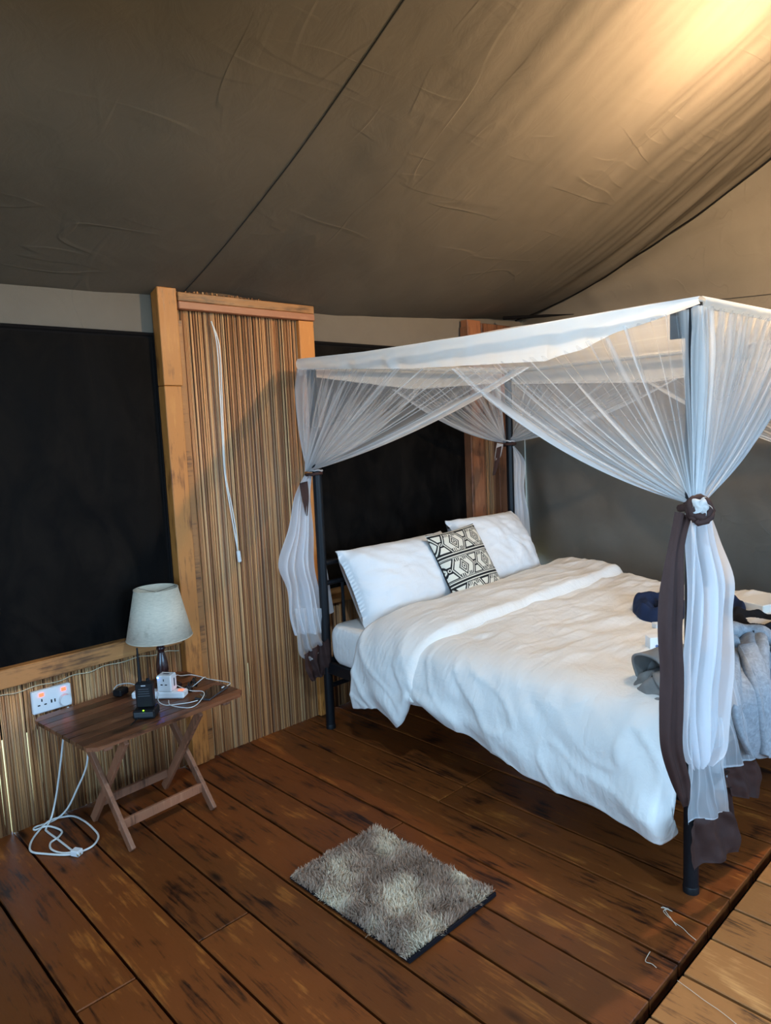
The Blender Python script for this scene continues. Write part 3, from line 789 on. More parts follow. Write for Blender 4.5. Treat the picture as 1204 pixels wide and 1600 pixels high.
# foot end
net_panel(bp(-OUT, BL + OUT, 0), bp(0.98, BL + OUT, 0), [(0, 1.93), (1, 1.925)], T_FN, 0.085, DV, 3.0, 0.015, 36, mat=NETFOOT)
net_panel(bp(BW + 0.015, BL + OUT, 0), bp(0.80, BL + OUT, 0), [(0, 1.93), (1, 1.925)], T_FF, 0.085, DV, 4.0, 0.015, 30, nu=160)
# far side
net_panel(bp(BW + OUT, -0.05, 0), bp(BW + OUT, 1.15, 0), [(0, 1.88), (1, 1.81)], T_HF, 0.06, AV, 5.0, 0.02, 24, nu=160)
net_panel(bp(BW + OUT, BL, 0), bp(BW + OUT, 0.95, 0), [(0, 1.88), (1, 1.81)], T_FF, 0.06, AV, 6.0, 0.02, 24, nu=160)
# head end
net_panel(bp(BW, -0.06, 0), bp(0.62, -0.06, 0), [(0, 1.88), (1, 1.83)], T_HF, 0.06, -DV, 7.0, 0.0, 22, nu=160)
net_panel(bp(0, -0.06, 0), bp(0.85, -0.06, 0), [(0, 1.90), (1, 1.83)], T_HN, 0.06, -DV, 8.0, 0.0, 22, nu=160)

# tails that hang below the ties: rows of (z, left point xy, right point xy)
def tail(name, rows, mat, folds=5, amp=0.02, seed=0.0, nu=60, nv=50, dens=None, parent=None, fdir=None, solid=0.0):
    rows = sorted(rows, key=lambda r: -r[0])
    L = smooth_path([Vector((r[1][0], r[1][1], r[0])) for r in rows], 8)
    R_ = smooth_path([Vector((r[2][0], r[2][1], r[0] if len(r) < 4 else r[3])) for r in rows], 8)
    m = len(L) - 1
    def samp(P, v):
        t = v * m; i = min(int(t), m - 1); return P[i].lerp(P[i + 1], t - i)
    def fn(u, v):
        a, c = samp(L, v), samp(R_, v); p = a.lerp(c, u)
        t = (c - a); t.z = 0
        n = Vector((t.y, -t.x, 0)); n = n.normalized() if n.length > 1e-6 else Vector((0, -1, 0))
        w_ = clamp((c - a).length / 0.15, 0.15, 1.0)
        ph = 2 * math.pi * folds * (u + 0.12 * nz(u * 3, v * 1.6, seed) + 0.05 * nz(u * 7, v * 3, seed + 4))
        p += n * amp * w_ * (math.sin(ph + seed) + 0.5 * math.sin(ph * 0.43 + v * 2.4 + seed) + 0.6 * nz(u * 4, v * 4, seed))
        return p
    b = MB(); b.grid(fn, nu, nv, att=dens or (lambda u, v: 0.0))
    return b.build(name, mat, parent or net, smooth=True, solid=solid)
def A(px, py, Y): p = at(px, py, 1, Y); return p
def trow(l, r, yl, yr):
    """a row of a tail between two points seen at depths yl, yr"""
    a = A(l[0], l[1], yl); c = A(r[0], r[1], yr); return (a.z, (a.x, a.y), (c.x, c.y), c.z)
# near foot post: main white bunch
tail('net_tail', [trow((1071, 800), (1106, 808), .925, .915), trow((1071, 850), (1116, 845), .92, .90), trow((1069, 905), (1138, 905), .915, .88), trow((1068, 960), (1136, 960), .91, .87),
                  trow((1065, 1020), (1136, 1030), .905, .87), trow((1063, 1080), (1132, 1085), .90, .87), trow((1063, 1140), (1128, 1130), .90, .87), trow((1070, 1180), (1122, 1165), .90, .875), trow((1082, 1203), (1108, 1195), .90, .875)], NETTAIL, 4.0, 0.020, 1.0)
# sheer lower lengths
tl1 = tail('net_tail', [trow((1070, 1120), (1122, 1120), .905, .88), trow((1072, 1200), (1124, 1190), .90, .87), trow((1074, 1250), (1130, 1240), .89, .86), trow((1075, 1289), (1137, 1268), .885, .855)], NETSHEER, 1.8, 0.012, 2.0,
           dens=lambda u, v: 0.4 if v > 0.965 else 0.0)
tail('brown_border', [trow((1074, 1288), (1136, 1266), .886, .856), trow((1073, 1320), (1150, 1300), .885, .85), trow((1085, 1362), (1151, 1330), .88, .85)], BROWN, 1.8, 0.012, 2.0, parent=tl1)
tl2 = tail('net_tail', [trow((1120, 1030), (1140, 1030), .915, .90), trow((1120, 1100), (1154, 1100), .915, .90), trow((1124, 1150), (1168, 1140), .915, .90), trow((1130, 1204), (1180, 1184), .915, .90)], NETSHEER, 2.0, 0.010, 3.0,
           dens=lambda u, v: 0.4 if v > 0.965 else 0.0)
tail('brown_border', [trow((1131, 1205), (1176, 1185), .916, .90), trow((1138, 1225), (1188, 1210), .916, .90), trow((1146, 1246), (1184, 1246), .916, .90)], BROWN, 2.0, 0.010, 3.0, parent=tl2)
tl3 = tail('net_tail', [trow((1100, 1130), (1130, 1130), .945, .93), trow((1110, 1200), (1136, 1195), .945, .93), trow((1118, 1235), (1142, 1228), .945, .93)], NETSHEER, 2.0, 0.010, 4.0)
tail('brown_border', [trow((1118, 1235), (1142, 1228), .945, .93), trow((1126, 1290), (1150, 1280), .945, .93), trow((1134, 1332), (1154, 1320), .945, .93)], BROWN, 2.0, 0.010, 4.0, parent=tl3)
# long brown border edge
tail('brown_border', [trow((1058, 800), (1078, 806), .93, .92), trow((1045, 860), (1068, 860), .925, .905), trow((1034, 930), (1068, 930), .92, .895), trow((1031, 990), (1066, 990), .915, .89),
                      trow((1034, 1050), (1068, 1050), .91, .885), trow((1032, 1110), (1067, 1110), .91, .885), trow((1034, 1170), (1066, 1170), .91, .885), trow((1050, 1225), (1078, 1222), .91, .885), trow((1067, 1262), (1076, 1258), .91, .885)], BROWN, 1.6, 0.014, 5.0, nu=30, nv=80)
# knotted tie around the post, with the net end pushed through it
def torus(c, R1, r, ax, tilt=0.0, n=28, wob=0.0, seed=0):
    c = Vector(c); ax = Vector(ax).normalized(); u = ax.orthogonal().normalized(); w = ax.cross(u)
    return [c + (u * math.cos(t) + w * math.sin(t)) * (R1 + wob * nz(k * 0.5, seed)) + ax * wob * nz(k * 0.4, 3 + seed) for k, t in [(k, 2 * math.pi * k / n) for k in range(n + 1)]]
tc = bp(-0.012, BL + 0.01, 1.315)
b = MB(); b.tube(torus(tc, 0.042, 0.012, (0, 0.1, 1), n=28, wob=0.006), 0.012, 8); tie = b.build('tie', BROWN, net, smooth=True)
kc = A(1092, 793, .89)
b = MB(); b.tube(torus(kc, 0.030, 0.013, FWD * -1 + UP * 0.3, n=26, wob=0.008, seed=2), 0.0125, 8)
b.tube(torus(kc + Vector((0.004, 0.0, -0.012)), 0.036, 0.01, FWD * -1 + UP * 0.5, n=26, wob=0.010, seed=5), 0.010, 8)
b.build('knot', BROWN, tie, smooth=True)
b = MB()
def rosette(u, v):
    th = 2 * math.pi * u; r = 0.030 * math.sin(v * math.pi / 2) * (1 + 0.22 * math.sin(th * 5 + v * 3))
    return kc + RIGHT * (r * math.cos(th)) + UP * (r * math.sin(th)) - FWD * (0.022 * math.cos(v * math.pi / 2) + 0.012 * math.sin(th * 4 + v * 9) * v)
b.grid(rosette, 40, 14, att=lambda u, v: 0.1); b.build('rosette', NETBAND, tie, smooth=True)
# near head post tail
tail('net_tail', [trow((476, 742), (488, 742), 2.965, 2.96), trow((462, 780), (486, 775), 2.965, 2.955), trow((452, 830), (488, 825), 2.965, 2.95), trow((437, 882), (492, 880), 2.965, 2.945), trow((446, 920), (500, 920), 2.965, 2.94),
                  trow((450, 960), (506, 955), 2.965, 2.94), trow((458, 992), (512, 988), 2.965, 2.94)], NETTAIL, 4.0, 0.022, 6.0)
tl = tail('net_tail', [trow((458, 950), (500, 950), 2.95, 2.93), trow((462, 990), (505, 985), 2.95, 2.93), trow((466, 1022), (510, 996), 2.95, 2.925), trow((484, 1033), (512, 1002), 2.945, 2.925)], NETSHEER, 3.0, 0.012, 7.0, dens=lambda u, v: 0.4 if v > 0.95 else 0.0)
tail('brown_border', [trow((474, 1022), (513, 997), 2.945, 2.905), trow((475, 1042), (517, 1018), 2.945, 2.905), trow((481, 1056), (519, 1036), 2.945, 2.905), trow((487, 1065), (518, 1048), 2.945, 2.905)], BROWN, 2.5, 0.012, 7.0, parent=tl)
tail('net_tail', [trow((494, 860), (506, 862), 2.985, 2.985), trow((500, 910), (514, 912), 2.985, 2.985), trow((508, 965), (521, 956), 2.985, 2.985)], NETTAIL, 1.0, 0.006, 8.0, nu=12, nv=16)
tie2 = tail('tie', [trow((467, 755), (480, 752), 2.94, 2.935), trow((470, 772), (482, 775), 2.94, 2.935), trow((475, 795), (481, 795), 2.94, 2.935), trow((477, 806), (480, 806), 2.94, 2.935)], BROWN, 1.0, 0.004, 1.0, nu=10, nv=14, solid=0.002)
b = MB(); b.tube(torus(bp(-0.012, -0.012, 1.385), 0.040, 0.01, (0, 0.1, 1), wob=0.005), 0.008, 8); b.build('knot', BROWN, tie2, smooth=True)
b = MB(); b.tube(torus(bp(-0.005, -0.005, 1.402), 0.036, 0.01, (0.1, 0.1, 1), wob=0.004, seed=4), 0.004, 6); b.build('cord_loop', NETTAIL, tie2, smooth=True)
# far head post tail
tail('net_tail', [trow((796, 697), (803, 697), 2.87, 2.86), trow((799, 720), (819, 722), 2.87, 2.86), trow((800, 760), (818, 760), 2.87, 2.86), trow((800, 800), (823, 800), 2.87, 2.86), trow((801, 860), (829, 862), 2.87, 2.86)], NETTAIL, 3.0, 0.016, 9.0)
tie3 = tail('tie', [trow((775, 700), (783, 697), 2.84, 2.835), trow((772, 722), (779, 722), 2.84, 2.835), trow((769, 743), (773, 742), 2.84, 2.835)], BROWN, 1.0, 0.004, 2.0, nu=10, nv=12, solid=0.002)
b = MB(); b.tube(torus(bp(BW, 0, 1.465), 0.038, 0.01, (0, 0.1, 1), wob=0.005), 0.010, 8); b.build('knot', BROWN, tie3, smooth=True)
b = MB(); b.tube(torus(bp(BW, 0, 1.485), 0.036, 0.01, (0.1, 0, 1), wob=0.004), 0.005, 6); b.build('cord_loop', NETTAIL, tie3, smooth=True)
tail('net_tail', [trow((776, 692), (786, 694), 2.835, 2.84), trow((773, 712), (782, 712), 2.835, 2.84), trow((773, 720), (777, 720), 2.835, 2.84)], NETTAIL, 1.0, 0.004, 3.0, nu=10, nv=10)
# far foot post tail
c0 = bp(BW, BL, 0)
tail('net_tail', [(1.33, (c0.x - .03, c0.y - .03), (c0.x + .04, c0.y - .02)), (1.0, (c0.x - .09, c0.y - .05), (c0.x + .10, c0.y - .02)), (0.6, (c0.x - .10, c0.y - .05), (c0.x + .12, c0.y - .02)), (0.35, (c0.x - .10, c0.y - .05), (c0.x + .10, c0.y - .02))], NETTAIL, 4.0, 0.02, 10.0)
tail('brown_border', [(0.35, (c0.x - .10, c0.y - .05), (c0.x + .10, c0.y - .02)), (0.15, (c0.x - .11, c0.y - .05), (c0.x + .11, c0.y - .02))], BROWN, 4.0, 0.02, 10.0)

# ---- clothes and small things lying on the bed
def heap(name, pts, h, mat, label, cat, seed, fold=1.0, nu=44, zb=0.64, group=None):
    """a crumpled garment: an outline on the bed (plan) raised to a folded mound with a closed underside"""
    cx = sum(p[0] for p in pts) / len(pts); cy = sum(p[1] for p in pts) / len(pts)
    ring = smooth_path([(x, y, 0) for x, y in pts + [pts[0]]], 8); m = len(ring) - 1
    def fn(u, v):
        t = u * m; i = min(int(t), m - 1); e = ring[i].lerp(ring[i + 1], t - i)
        k = 1 - abs(2 * v - 1); side = 1 if v < 0.5 else -1
        r = math.sin(k * math.pi / 2) if side < 0 else 1 - (1 - min(k * 2, 1)) * 0.0
        q = k
        rad = (1 - q) if side > 0 else (1 - q)
        x = lerp(e.x, cx, 1 - math.cos(q * math.pi / 2) ** 0.8) ; y = lerp(e.y, cy, 1 - math.cos(q * math.pi / 2) ** 0.8)
        if side > 0:
            prof = math.sin(min(q * 1.5, 1) * math.pi / 2) ** 0.6
            z = zb + h * prof * (0.75 + 0.5 * nz(x * 7, y * 7, seed)) + fold * 0.020 * prof * math.sin(34 * (x + 0.6 * y) + 7 * nz(x * 7, y * 7, seed + 2)) + 0.022 * prof * nz(x * 22, y * 22, seed)
        else: z = zb + 0.002
        return Vector((x, y, z))
    b = MB(); b.grid(fn, nu * 2, nu)
    return tag(b.build(name, mat, smooth=True), label, cat, group)
NAVY = fabric('navy_cloth', (0.012, 0.022, 0.055), 0.8)
GREYC = fabric('grey_brown_cloth', (0.22, 0.20, 0.18), 0.85)
HOOD = fabric('heather_grey_fleece', (0.30, 0.32, 0.34), 0.95, 340, 0.5, 60, 0.15, 0.003, 0.22)
BLACKF = fabric('black_cloth', (0.008, 0.008, 0.010), 0.8)
JEANS = fabric('slate_blue_cloth', (0.075, 0.095, 0.125), 0.85)
def bxy(px, py, z): p = at(px, py, 2, z); return (p.x, p.y)
heap('folded_garment', [bxy(988, 955, .655), bxy(1000, 966, .655), bxy(1032, 972, .655), bxy(1064, 970, .655), bxy(1070, 950, .66), bxy(1040, 938, .66), bxy(1008, 938, .66), bxy(990, 942, .66)], 0.085, NAVY, 'crumpled dark navy garment on the middle of the duvet', 'clothing', 1.0, zb=0.645)
gg_ = heap('folded_garment', [bxy(986, 1078, .625), bxy(1005, 1088, .625), bxy(1030, 1098, .625), bxy(1060, 1090, .625), bxy(1062, 1050, .63), bxy(1030, 1046, .63), bxy(1000, 1060, .63)], 0.045, GREYC, 'crumpled grey brown garment near the foot corner of the duvet', 'clothing', 2.0, zb=0.622)
def arch(c, ax, wd, hh, ln, seed):
    c = Vector(c); ax = Vector(ax).normalized(); sd = Vector((-ax.y, ax.x, 0))
    def fn(u, v):
        th = math.pi * (1.05 - 1.25 * u)
        r = 1 + 0.10 * nz(u * 3, v * 3, seed)
        return c + sd * (wd * math.cos(th) * r) + Vector((0, 0, hh * (0.25 + math.sin(th)) * r)) + ax * (ln * (v - 0.5) + 0.02 * math.sin(u * 7 + seed)) 
    b = MB(); b.grid(fn, 36, 24); return b
g0 = bxy(1026, 1062, .66)
arch((g0[0] + 0.085, g0[1] - 0.01, 0.652), (0.9, -0.35, 0), 0.075, 0.080, 0.22, 1.0).build('upper_fold', GREYC, gg_, smooth=True, solid=0.008)
arch((g0[0] + 0.03, g0[1] - 0.06, 0.645), (0.9, -0.45, 0), 0.045, 0.040, 0.20, 3.0).build('lower_fold', GREYC, gg_, smooth=True, solid=0.008)
heap('folded_garment', [bxy(1120, 985, .66), bxy(1160, 992, .66), bxy(1215, 985, .66), bxy(1215, 968, .66), bxy(1168, 960, .67), bxy(1130, 958, .67)], 0.05, BLACKF, 'black garment lying flat behind the grey hoodie', 'clothing', 3.0, zb=0.648)
heap('folded_garment', [bxy(1120, 966, .66), bxy(1150, 968, .66), bxy(1166, 962, .66), bxy(1160, 952, .66), bxy(1140, 942, .66), bxy(1122, 938, .66)], 0.055, NAVY, 'small navy garment behind the white net tail', 'clothing', 4.0, zb=0.65)
# white boxes
def obox(name, c, size, rz, mat, label, cat, bev=0.004):
    t = thing(name, label, cat, c, rz)
    b = MB(); b.box((0, 0, size[2] / 2), size, None, bev); b.build('body', mat, t, world=False); return t
bx = at(1196, 951, 2, 0.66)
t = obox('flat_box', (bx.x, bx.y, 0.668), (0.24, 0.16, 0.040), -0.35, plain('cream_card', (0.74, 0.70, 0.62), 0.6), 'flat cream white box near the far edge of the bed', 'box')
b = MB(); b.box((0, -0.0805, 0.028), (0.03, 0.001, 0.003)); b.build('slot', plain('slot_grey', (0.2, 0.2, 0.2), 0.6), t, world=False)
bx = at(1027, 1011, 2, 0.66)
t = obox('small_box', (bx.x, bx.y, 0.648), (0.085, 0.05, 0.060), -0.72, plain('white_card', (0.80, 0.79, 0.76), 0.6), 'small white box with a blue emblem beside the brown net border', 'box', 0.002)
b = MB()
for k in range(5):
    an = math.pi / 2 + k * 2 * math.pi / 5
    b.add([Vector((-0.014 + 0.0038 * math.cos(an) + 0.0032 * math.cos(q * math.pi / 4), -0.0255, 0.024 + 0.0038 * math.sin(an) + 0.0032 * math.sin(q * math.pi / 4))) for q in range(8)], [tuple(range(8))])
b.box((-0.014, -0.0255, 0.017), (0.002, 0.0004, 0.006))
BLUEINK = plain('blue_ink', (0.03, 0.10, 0.28), 0.6)
b.build('emblem', BLUEINK, t, world=False)
b = MB(); b.box((0.018, -0.0255, 0.021), (0.004, 0.0004, 0.012)); b.build('printed_mark', BLUEINK, t, world=False)
bx = at(1030, 980, 2, 0.66)
obox('paper_packet', (bx.x + 0.02, bx.y, 0.650), (0.07, 0.05, 0.025), -0.72, plain('pale_card', (0.68, 0.72, 0.74), 0.6), 'pale paper packet behind the small emblem box', 'packet', 0.002)

# grey hoodie thrown over the foot end
def sheet(rows, mat, name, parent=None, folds=4, amp=0.015, seed=0., solid=0.015, nu=70, nv=70):
    R2 = []
    for L_, R_ in rows: R2.append((Vector(L_), Vector(R_)))
    Lp = smooth_path([r[0] for r in R2], 8); Rp = smooth_path([r[1] for r in R2], 8); m = len(Lp) - 1
    def fn(u, v):
        t = v * m; i = min(int(t), m - 1); a = Lp[i].lerp(Lp[i + 1], t - i); c = Rp[i].lerp(Rp[i + 1], t - i)
        p = a.lerp(c, u)
        p += (Vector((0, -0.7, 0.5))) * (amp * (math.sin(2 * math.pi * folds * u + seed + 1.5 * nz(u * 2, v * 2.5, seed)) + 0.8 * nz(u * 5, v * 3, seed)) + 0.02 * math.sin(math.pi * u))
        return p
    b = MB(); b.grid(fn, nu, nv); return b.build(name, mat, parent, smooth=True, solid=solid)
def rw(l, r, axis, vl, vr): return (at(l[0], l[1], axis, vl), at(r[0], r[1], axis, vr))
hr = [rw((1146, 992), (1192, 995), 2, .70, .70), rw((1140, 1010), (1197, 1012), 2, .685, .685), rw((1136, 1050), (1200, 1050), 1, 0.965, 0.94), rw((1136, 1100), (1206, 1100), 1, 0.925, 0.905), rw((1144, 1150), (1216, 1150), 1, 0.915, 0.895), rw((1160, 1180), (1226, 1184), 1, 0.91, 0.89)]
hoodie = thing('hoodie', 'heather grey fleece hoodie hanging over the bed foot by the net tail', 'hoodie', hr[2][0].lerp(hr[2][1], .5))
hb = sheet(hr, HOOD, 'body', hoodie, 3.0, 0.016, 1.0, 0.02)
hc = at(1168, 1006, 2, 0.70)
b = MB(); b.tube(smooth_path([hc + Vector(p) for p in ((-0.10, 0.02, 0.01), (-0.05, 0.06, 0.035), (0.03, 0.06, 0.04), (0.09, 0.01, 0.03), (0.11, -0.06, -0.01), (0.07, -0.10, -0.05))], 6), [0.028 + 0.008 * math.sin(k * 0.7) for k in range(31)], 10)
b.build('hood', HOOD, hoodie, smooth=True)
sl = [rw((1150, 1018), (1166, 1014), 2, .70, .70), rw((1162, 1050), (1180, 1046), 1, 0.93, 0.93), rw((1172, 1090), (1192, 1088), 1, .895, .895), rw((1180, 1140), (1202, 1140), 1, .885, .885), rw((1186, 1178), (1208, 1180), 1, .88, .88)]
sheet(sl, HOOD, 'sleeve', hoodie, 1.0, 0.010, 3.0, 0.03, 20, 50)
# slate trousers at the picture's right edge
tr_ = [rw((1192, 985), (1240, 990), 2, .70, .70), rw((1196, 1030), (1250, 1030), 1, .95, .95), rw((1198, 1080), (1255, 1085), 1, .91, .91), rw((1206, 1140), (1260, 1140), 1, .90, .90)]
tt = thing('trousers', 'slate blue trousers hanging over the bed foot beside the hoodie', 'trousers', tr_[1][0])
sheet(tr_, JEANS, 'leg', tt, 2.0, 0.012, 4.0, 0.02, 40, 40)
b = MB(); q0 = at(1176, 992, 2, .72); q1 = at(1225, 968, 2, .73)
b.bar(q0, q1, 0.035, 0.008); b.build('belt', BLACKF, tt)

# ================================================================== BEDSIDE TABLE
TT = 0.485
table = thing('folding_table', 'small folding slatted brown wooden table against the reed wall', 'table', (1.235, 2.845, 0), math.radians(5))
tw_, td_ = 0.71, 0.50
def chamf(x0, x1, y0, y1, c):
    return [(x0 + c, y0), (x1 - c, y0), (x1, y0 + c), (x1, y1 - c), (x1 - c, y1), (x0 + c, y1), (x0, y1 - c), (x0, y0 + c)]
NS = 9; sw = td_ / NS
for k in range(NS):
    y0 = -td_ / 2 + k * sw + 0.0028; y1 = y0 + sw - 0.0056
    cut = 0.032
    def inset(y):
        return max(0.0, cut - (y + td_ / 2), cut - (td_ / 2 - y))
    poly = [(-tw_ / 2 + inset(y0), y0), (tw_ / 2 - inset(y0), y0)]
    for yb in (-td_ / 2 + cut, td_ / 2 - cut):
        if y0 < yb < y1: poly.append((tw_ / 2, yb))
    poly += [(tw_ / 2 - inset(y1), y1), (-tw_ / 2 + inset(y1), y1)]
    for yb in (td_ / 2 - cut, -td_ / 2 + cut):
        if y0 < yb < y1: poly.append((-tw_ / 2, yb))
    b = MB(); b.prism(poly, TT - 0.016, TT); b.build('slat', TABLEW, table, world=False)
for x in (-0.27, 0.27):
    b = MB(); b.box((x, 0, TT - 0.028), (0.035, td_ - 0.06, 0.024), None, 0.002); b.build('cross_batten', TLEGW, table, world=False)
lx = (-0.205, 0.175)
for x, sg in ((lx[0], 1), (lx[1], -1)):
    # each end: one leg leaning back, one leaning forward, side by side
    b = MB(); b.bar((x, -0.205, 0.004), (x, 0.175, TT - 0.042), 0.036, 0.018, Vector((0, 1, 0)), 0.002); b.build('leg', TLEGW, table, world=False)
    b = MB(); b.bar((x + sg * 0.02, 0.150, 0.004), (x + sg * 0.02, -0.185, TT - 0.042), 0.036, 0.018, Vector((0, 1, 0)), 0.002); b.build('leg', TLEGW, table, world=False)
b = MB(); b.bar((lx[0] - 0.012, -0.133, 0.085), (lx[1] + 0.012, -0.133, 0.085), 0.040, 0.016, Vector((0, 0, 1)), 0.002)
st_ = b.build('stretcher', TLEGW, table, world=False)
for x in (lx[0], lx[1]):
    for dz in (-0.010, 0.010):
        b = MB(); b.tube([(x, -0.1425, 0.085 + dz), (x, -0.139, 0.085 + dz)], 0.0032, 8); b.build('screw', BLACKM, st_, world=False)
b = MB(); b.bar((lx[0] + 0.02, 0.110, 0.085), (lx[1] - 0.02, 0.110, 0.085), 0.036, 0.016, Vector((0, 0, 1)), 0.002); b.build('stretcher', TLEGW, table, world=False)
b = MB(); b.bar((-0.30, 0.16, TT - 0.034), (0.30, 0.16, TT - 0.034), 0.03, 0.018, Vector((0, 1, 0)), 0.002); b.build('rail', TLEGW, table, world=False)
b = MB(); b.bar((-0.30, -0.17, TT - 0.034), (0.30, -0.17, TT - 0.034), 0.03, 0.018, Vector((0, 1, 0)), 0.002); b.build('rail', TLEGW, table, world=False)

# ---- table lamp
LX, LY = 1.393, 2.965
lamp = thing('table_lamp', 'table lamp with cream linen shade and dark turned wooden base', 'lamp', (LX, LY, TT + 0.001))
LWOOD = Mat('dark_lacquered_wood', 0.25, (0.028, 0.008, 0.008), spec=0.5, coat=0.3).m
b = MB(); b.box((0, 0, 0.011), (0.12, 0.12, 0.020), None, 0.004); b.build('foot', LWOOD, lamp, world=False)
b = MB(); b.lathe([(0.03, 0.02), (0.034, 0.027), (0.026, 0.036), (0.020, 0.044), (0.024, 0.06), (0.0285, 0.085), (0.0275, 0.11), (0.021, 0.14), (0.015, 0.165), (0.0145, 0.175), (0.020, 0.180), (0.020, 0.188), (0.015, 0.193), (0.016, 0.235), (0.020, 0.245), (0.012, 0.26)], 28)
b.build('stem', LWOOD, lamp, smooth=True, world=False)
b = MB(); b.lathe([(0.011, 0.26), (0.014, 0.265), (0.014, 0.30), (0.008, 0.305)], 16); b.lathe([(0.010, 0.305), (0.026, 0.33), (0.030, 0.352), (0.022, 0.375), (0.002, 0.384)], 18); b.build('bulb', WHITEP, lamp, smooth=True, world=False)
def linen():
    w = Mat('cream_linen', 0.9, spec=0.1); nt = w.nt
    v = w.coords('Object'); f = w.noise(w.coords('Object', (1, 1, 6)), 45, 4, 0.6); g = w.noise(v, 16, 4)
    c = w.ramp(f, [(0.3, (0.60, 0.53, 0.41)), (0.65, (0.74, 0.66, 0.52))]); c = w.mix(c, w.ramp(g, [(0.30, (0.72, 0.70, 0.66)), (0.42, (1, 1, 1))]), 1.0, 'MULTIPLY')
    w.col(c); w.bump(f, 0.3, 0.002)
    tl = w.n('ShaderNodeBsdfTranslucent'); w.l(c, tl.inputs[0]); ms = w.n('ShaderNodeMixShader'); ms.inputs[0].default_value = 0.12
    w.l(w.b.outputs[0], ms.inputs[1]); w.l(tl.outputs[0], ms.inputs[2]); w.l(ms.outputs[0], w.out.inputs[0]); return w.m
LINEN = linen()
b = MB(); b.lathe([(0.143, 0.236), (0.095, 0.458)], 56, cap=False)
sh = b.build('shade', LINEN, lamp, smooth=True, world=False, solid=0.0015)
for r, z in ((0.1425, 0.236), (0.0948, 0.458)):
    b = MB(); b.tube([(r * math.cos(k * math.pi / 28), r * math.sin(k * math.pi / 28), z) for k in range(57)], 0.0022, 6, cap=False); b.build('rim', LINEN, sh, smooth=True, world=False)
b = MB()
for k in range(3): b.tube([(0, 0, 0.44), (0.094 * math.cos(k * 2.094), 0.094 * math.sin(k * 2.094), 0.456)], 0.0009, 5)
b.tube([(0, 0, 0.30), (0, 0, 0.44)], 0.002, 5); b.build('shade_spider', BLACKM, sh, world=False)

# ---- handheld radio in its charging cradle
rx, ry = 1.190, 2.710
RZ_ = math.radians(-42)
cra = thing('charging_cradle', 'black desktop charging cradle with a green light on the table edge', 'charger', (rx, ry, TT + 0.001), RZ_)
b = MB(); b.box((0, 0.0, 0.019), (0.088, 0.076, 0.038), None, 0.006); b.build('body', BLACKP, cra, world=False)
b = MB(); b.box((0, -0.038, 0.019), (0.076, 0.004, 0.024), Matrix.Rotation(0.25, 3, 'X'), 0.001); b.build('front_panel', GREYP, cra, world=False)
b = MB(); b.lathe([(0.0001, 0), (0.0028, 0), (0.0028, 0.002), (0.0001, 0.0025)], 10, (0.0, -0.036, 0.036)); b.build('light', GREENLED, cra, world=False)
rad = thing('handheld_radio', 'black two-way radio with a stubby antenna standing in the cradle', 'radio', (rx, ry, TT + 0.040), RZ_)
b = MB(); b.box((0, 0.004, 0.052), (0.070, 0.036, 0.104), None, 0.006); body = b.build('body', BLACKP, rad, world=False)
for k in range(4):
    b = MB(); b.box((0, -0.0145, 0.050 + k * 0.0095), (0.048 - 0.002 * k, 0.003, 0.0040), None, 0.001); b.build('grille_bar', GREYP, body, world=False)
b = MB(); b.box((0, -0.0147, 0.093), (0.018, 0.001, 0.004)); b.build('nameplate', plain('silver_print', (0.5, 0.52, 0.54), 0.4), body, world=False)
b = MB(); b.tube([(-0.018, 0.006, 0.10), (-0.018, 0.006, 0.112), (-0.018, 0.006, 0.13), (-0.018, 0.006, 0.245)], [0.0085, 0.008, 0.0065, 0.0035], 12); b.build('antenna', BLACKP, rad, smooth='auto', world=False)
b = MB(); b.lathe([(0.0065, 0.102), (0.0065, 0.116), (0.004, 0.117)], 14, (0.013, 0.006, 0)); b.build('volume_knob', BLACKP, rad, smooth='auto', world=False)
b = MB(); b.box((-0.0360, 0.002, 0.052), (0.003, 0.012, 0.02), None, 0.001); b.build('talk_button', plain('orange_button', (0.5, 0.05, 0.02), 0.5), rad, world=False)

# ---- power strip, travel adapter
sdir = Vector((1.395 - 1.245, 2.775 - 2.945, 0)); sc_ = Vector((1.325, 2.865, TT + 0.001)); srz = math.atan2(sdir.y, sdir.x)
strip = thing('power_strip', 'cream white power strip with a red lit switch on the table', 'power strip', sc_, srz)
b = MB(); b.box((0, 0, 0.016), (0.235, 0.056, 0.030), None, 0.006); b.build('body', WHITEP, strip, world=False)
b = MB(); b.box((0.096, 0, 0.032), (0.020, 0.014, 0.004), None, 0.001); b.build('switch', REDLED, strip, world=False)
for x in (-0.085, -0.035):
    b = MB()
    for dx, dy, a_, c_ in ((0, 0.008, 0.006, 0.003), (-0.008, -0.006, 0.003, 0.006), (0.008, -0.006, 0.003, 0.006)): b.box((x + dx, dy, 0.0313), (a_, c_, 0.001))
    b.build('socket', BLACKP, strip, world=False)
adp = thing('travel_adapter', 'white cube travel adapter with a blue light plugged into the strip', 'adapter', sc_ + sdir.normalized() * 0.035 + Vector((0, 0, 0.0325)), srz - 0.1)
b = MB(); b.box((0, 0, 0.036), (0.066, 0.054, 0.072), None, 0.004); ab = b.build('body', WHITEP, adp, world=False)
b = MB(); b.box((0.0, 0, 0.0722), (0.028, 0.010, 0.0012)); b.build('top_slots', GREYP, ab, world=False)
b = MB()
for dx, dz, a_, c_ in ((0, 0.048, 0.004, 0.010), (-0.010, 0.028, 0.010, 0.004), (0.010, 0.028, 0.010, 0.004)): b.box((dx, -0.0273, dz + .004), (a_, 0.001, c_))
b.build('socket', BLACKP, ab, world=False)
b = MB(); b.box((0.0333, 0.004, 0.036), (0.001, 0.008, 0.036)); b.build('slider', GREYP, ab, world=False)
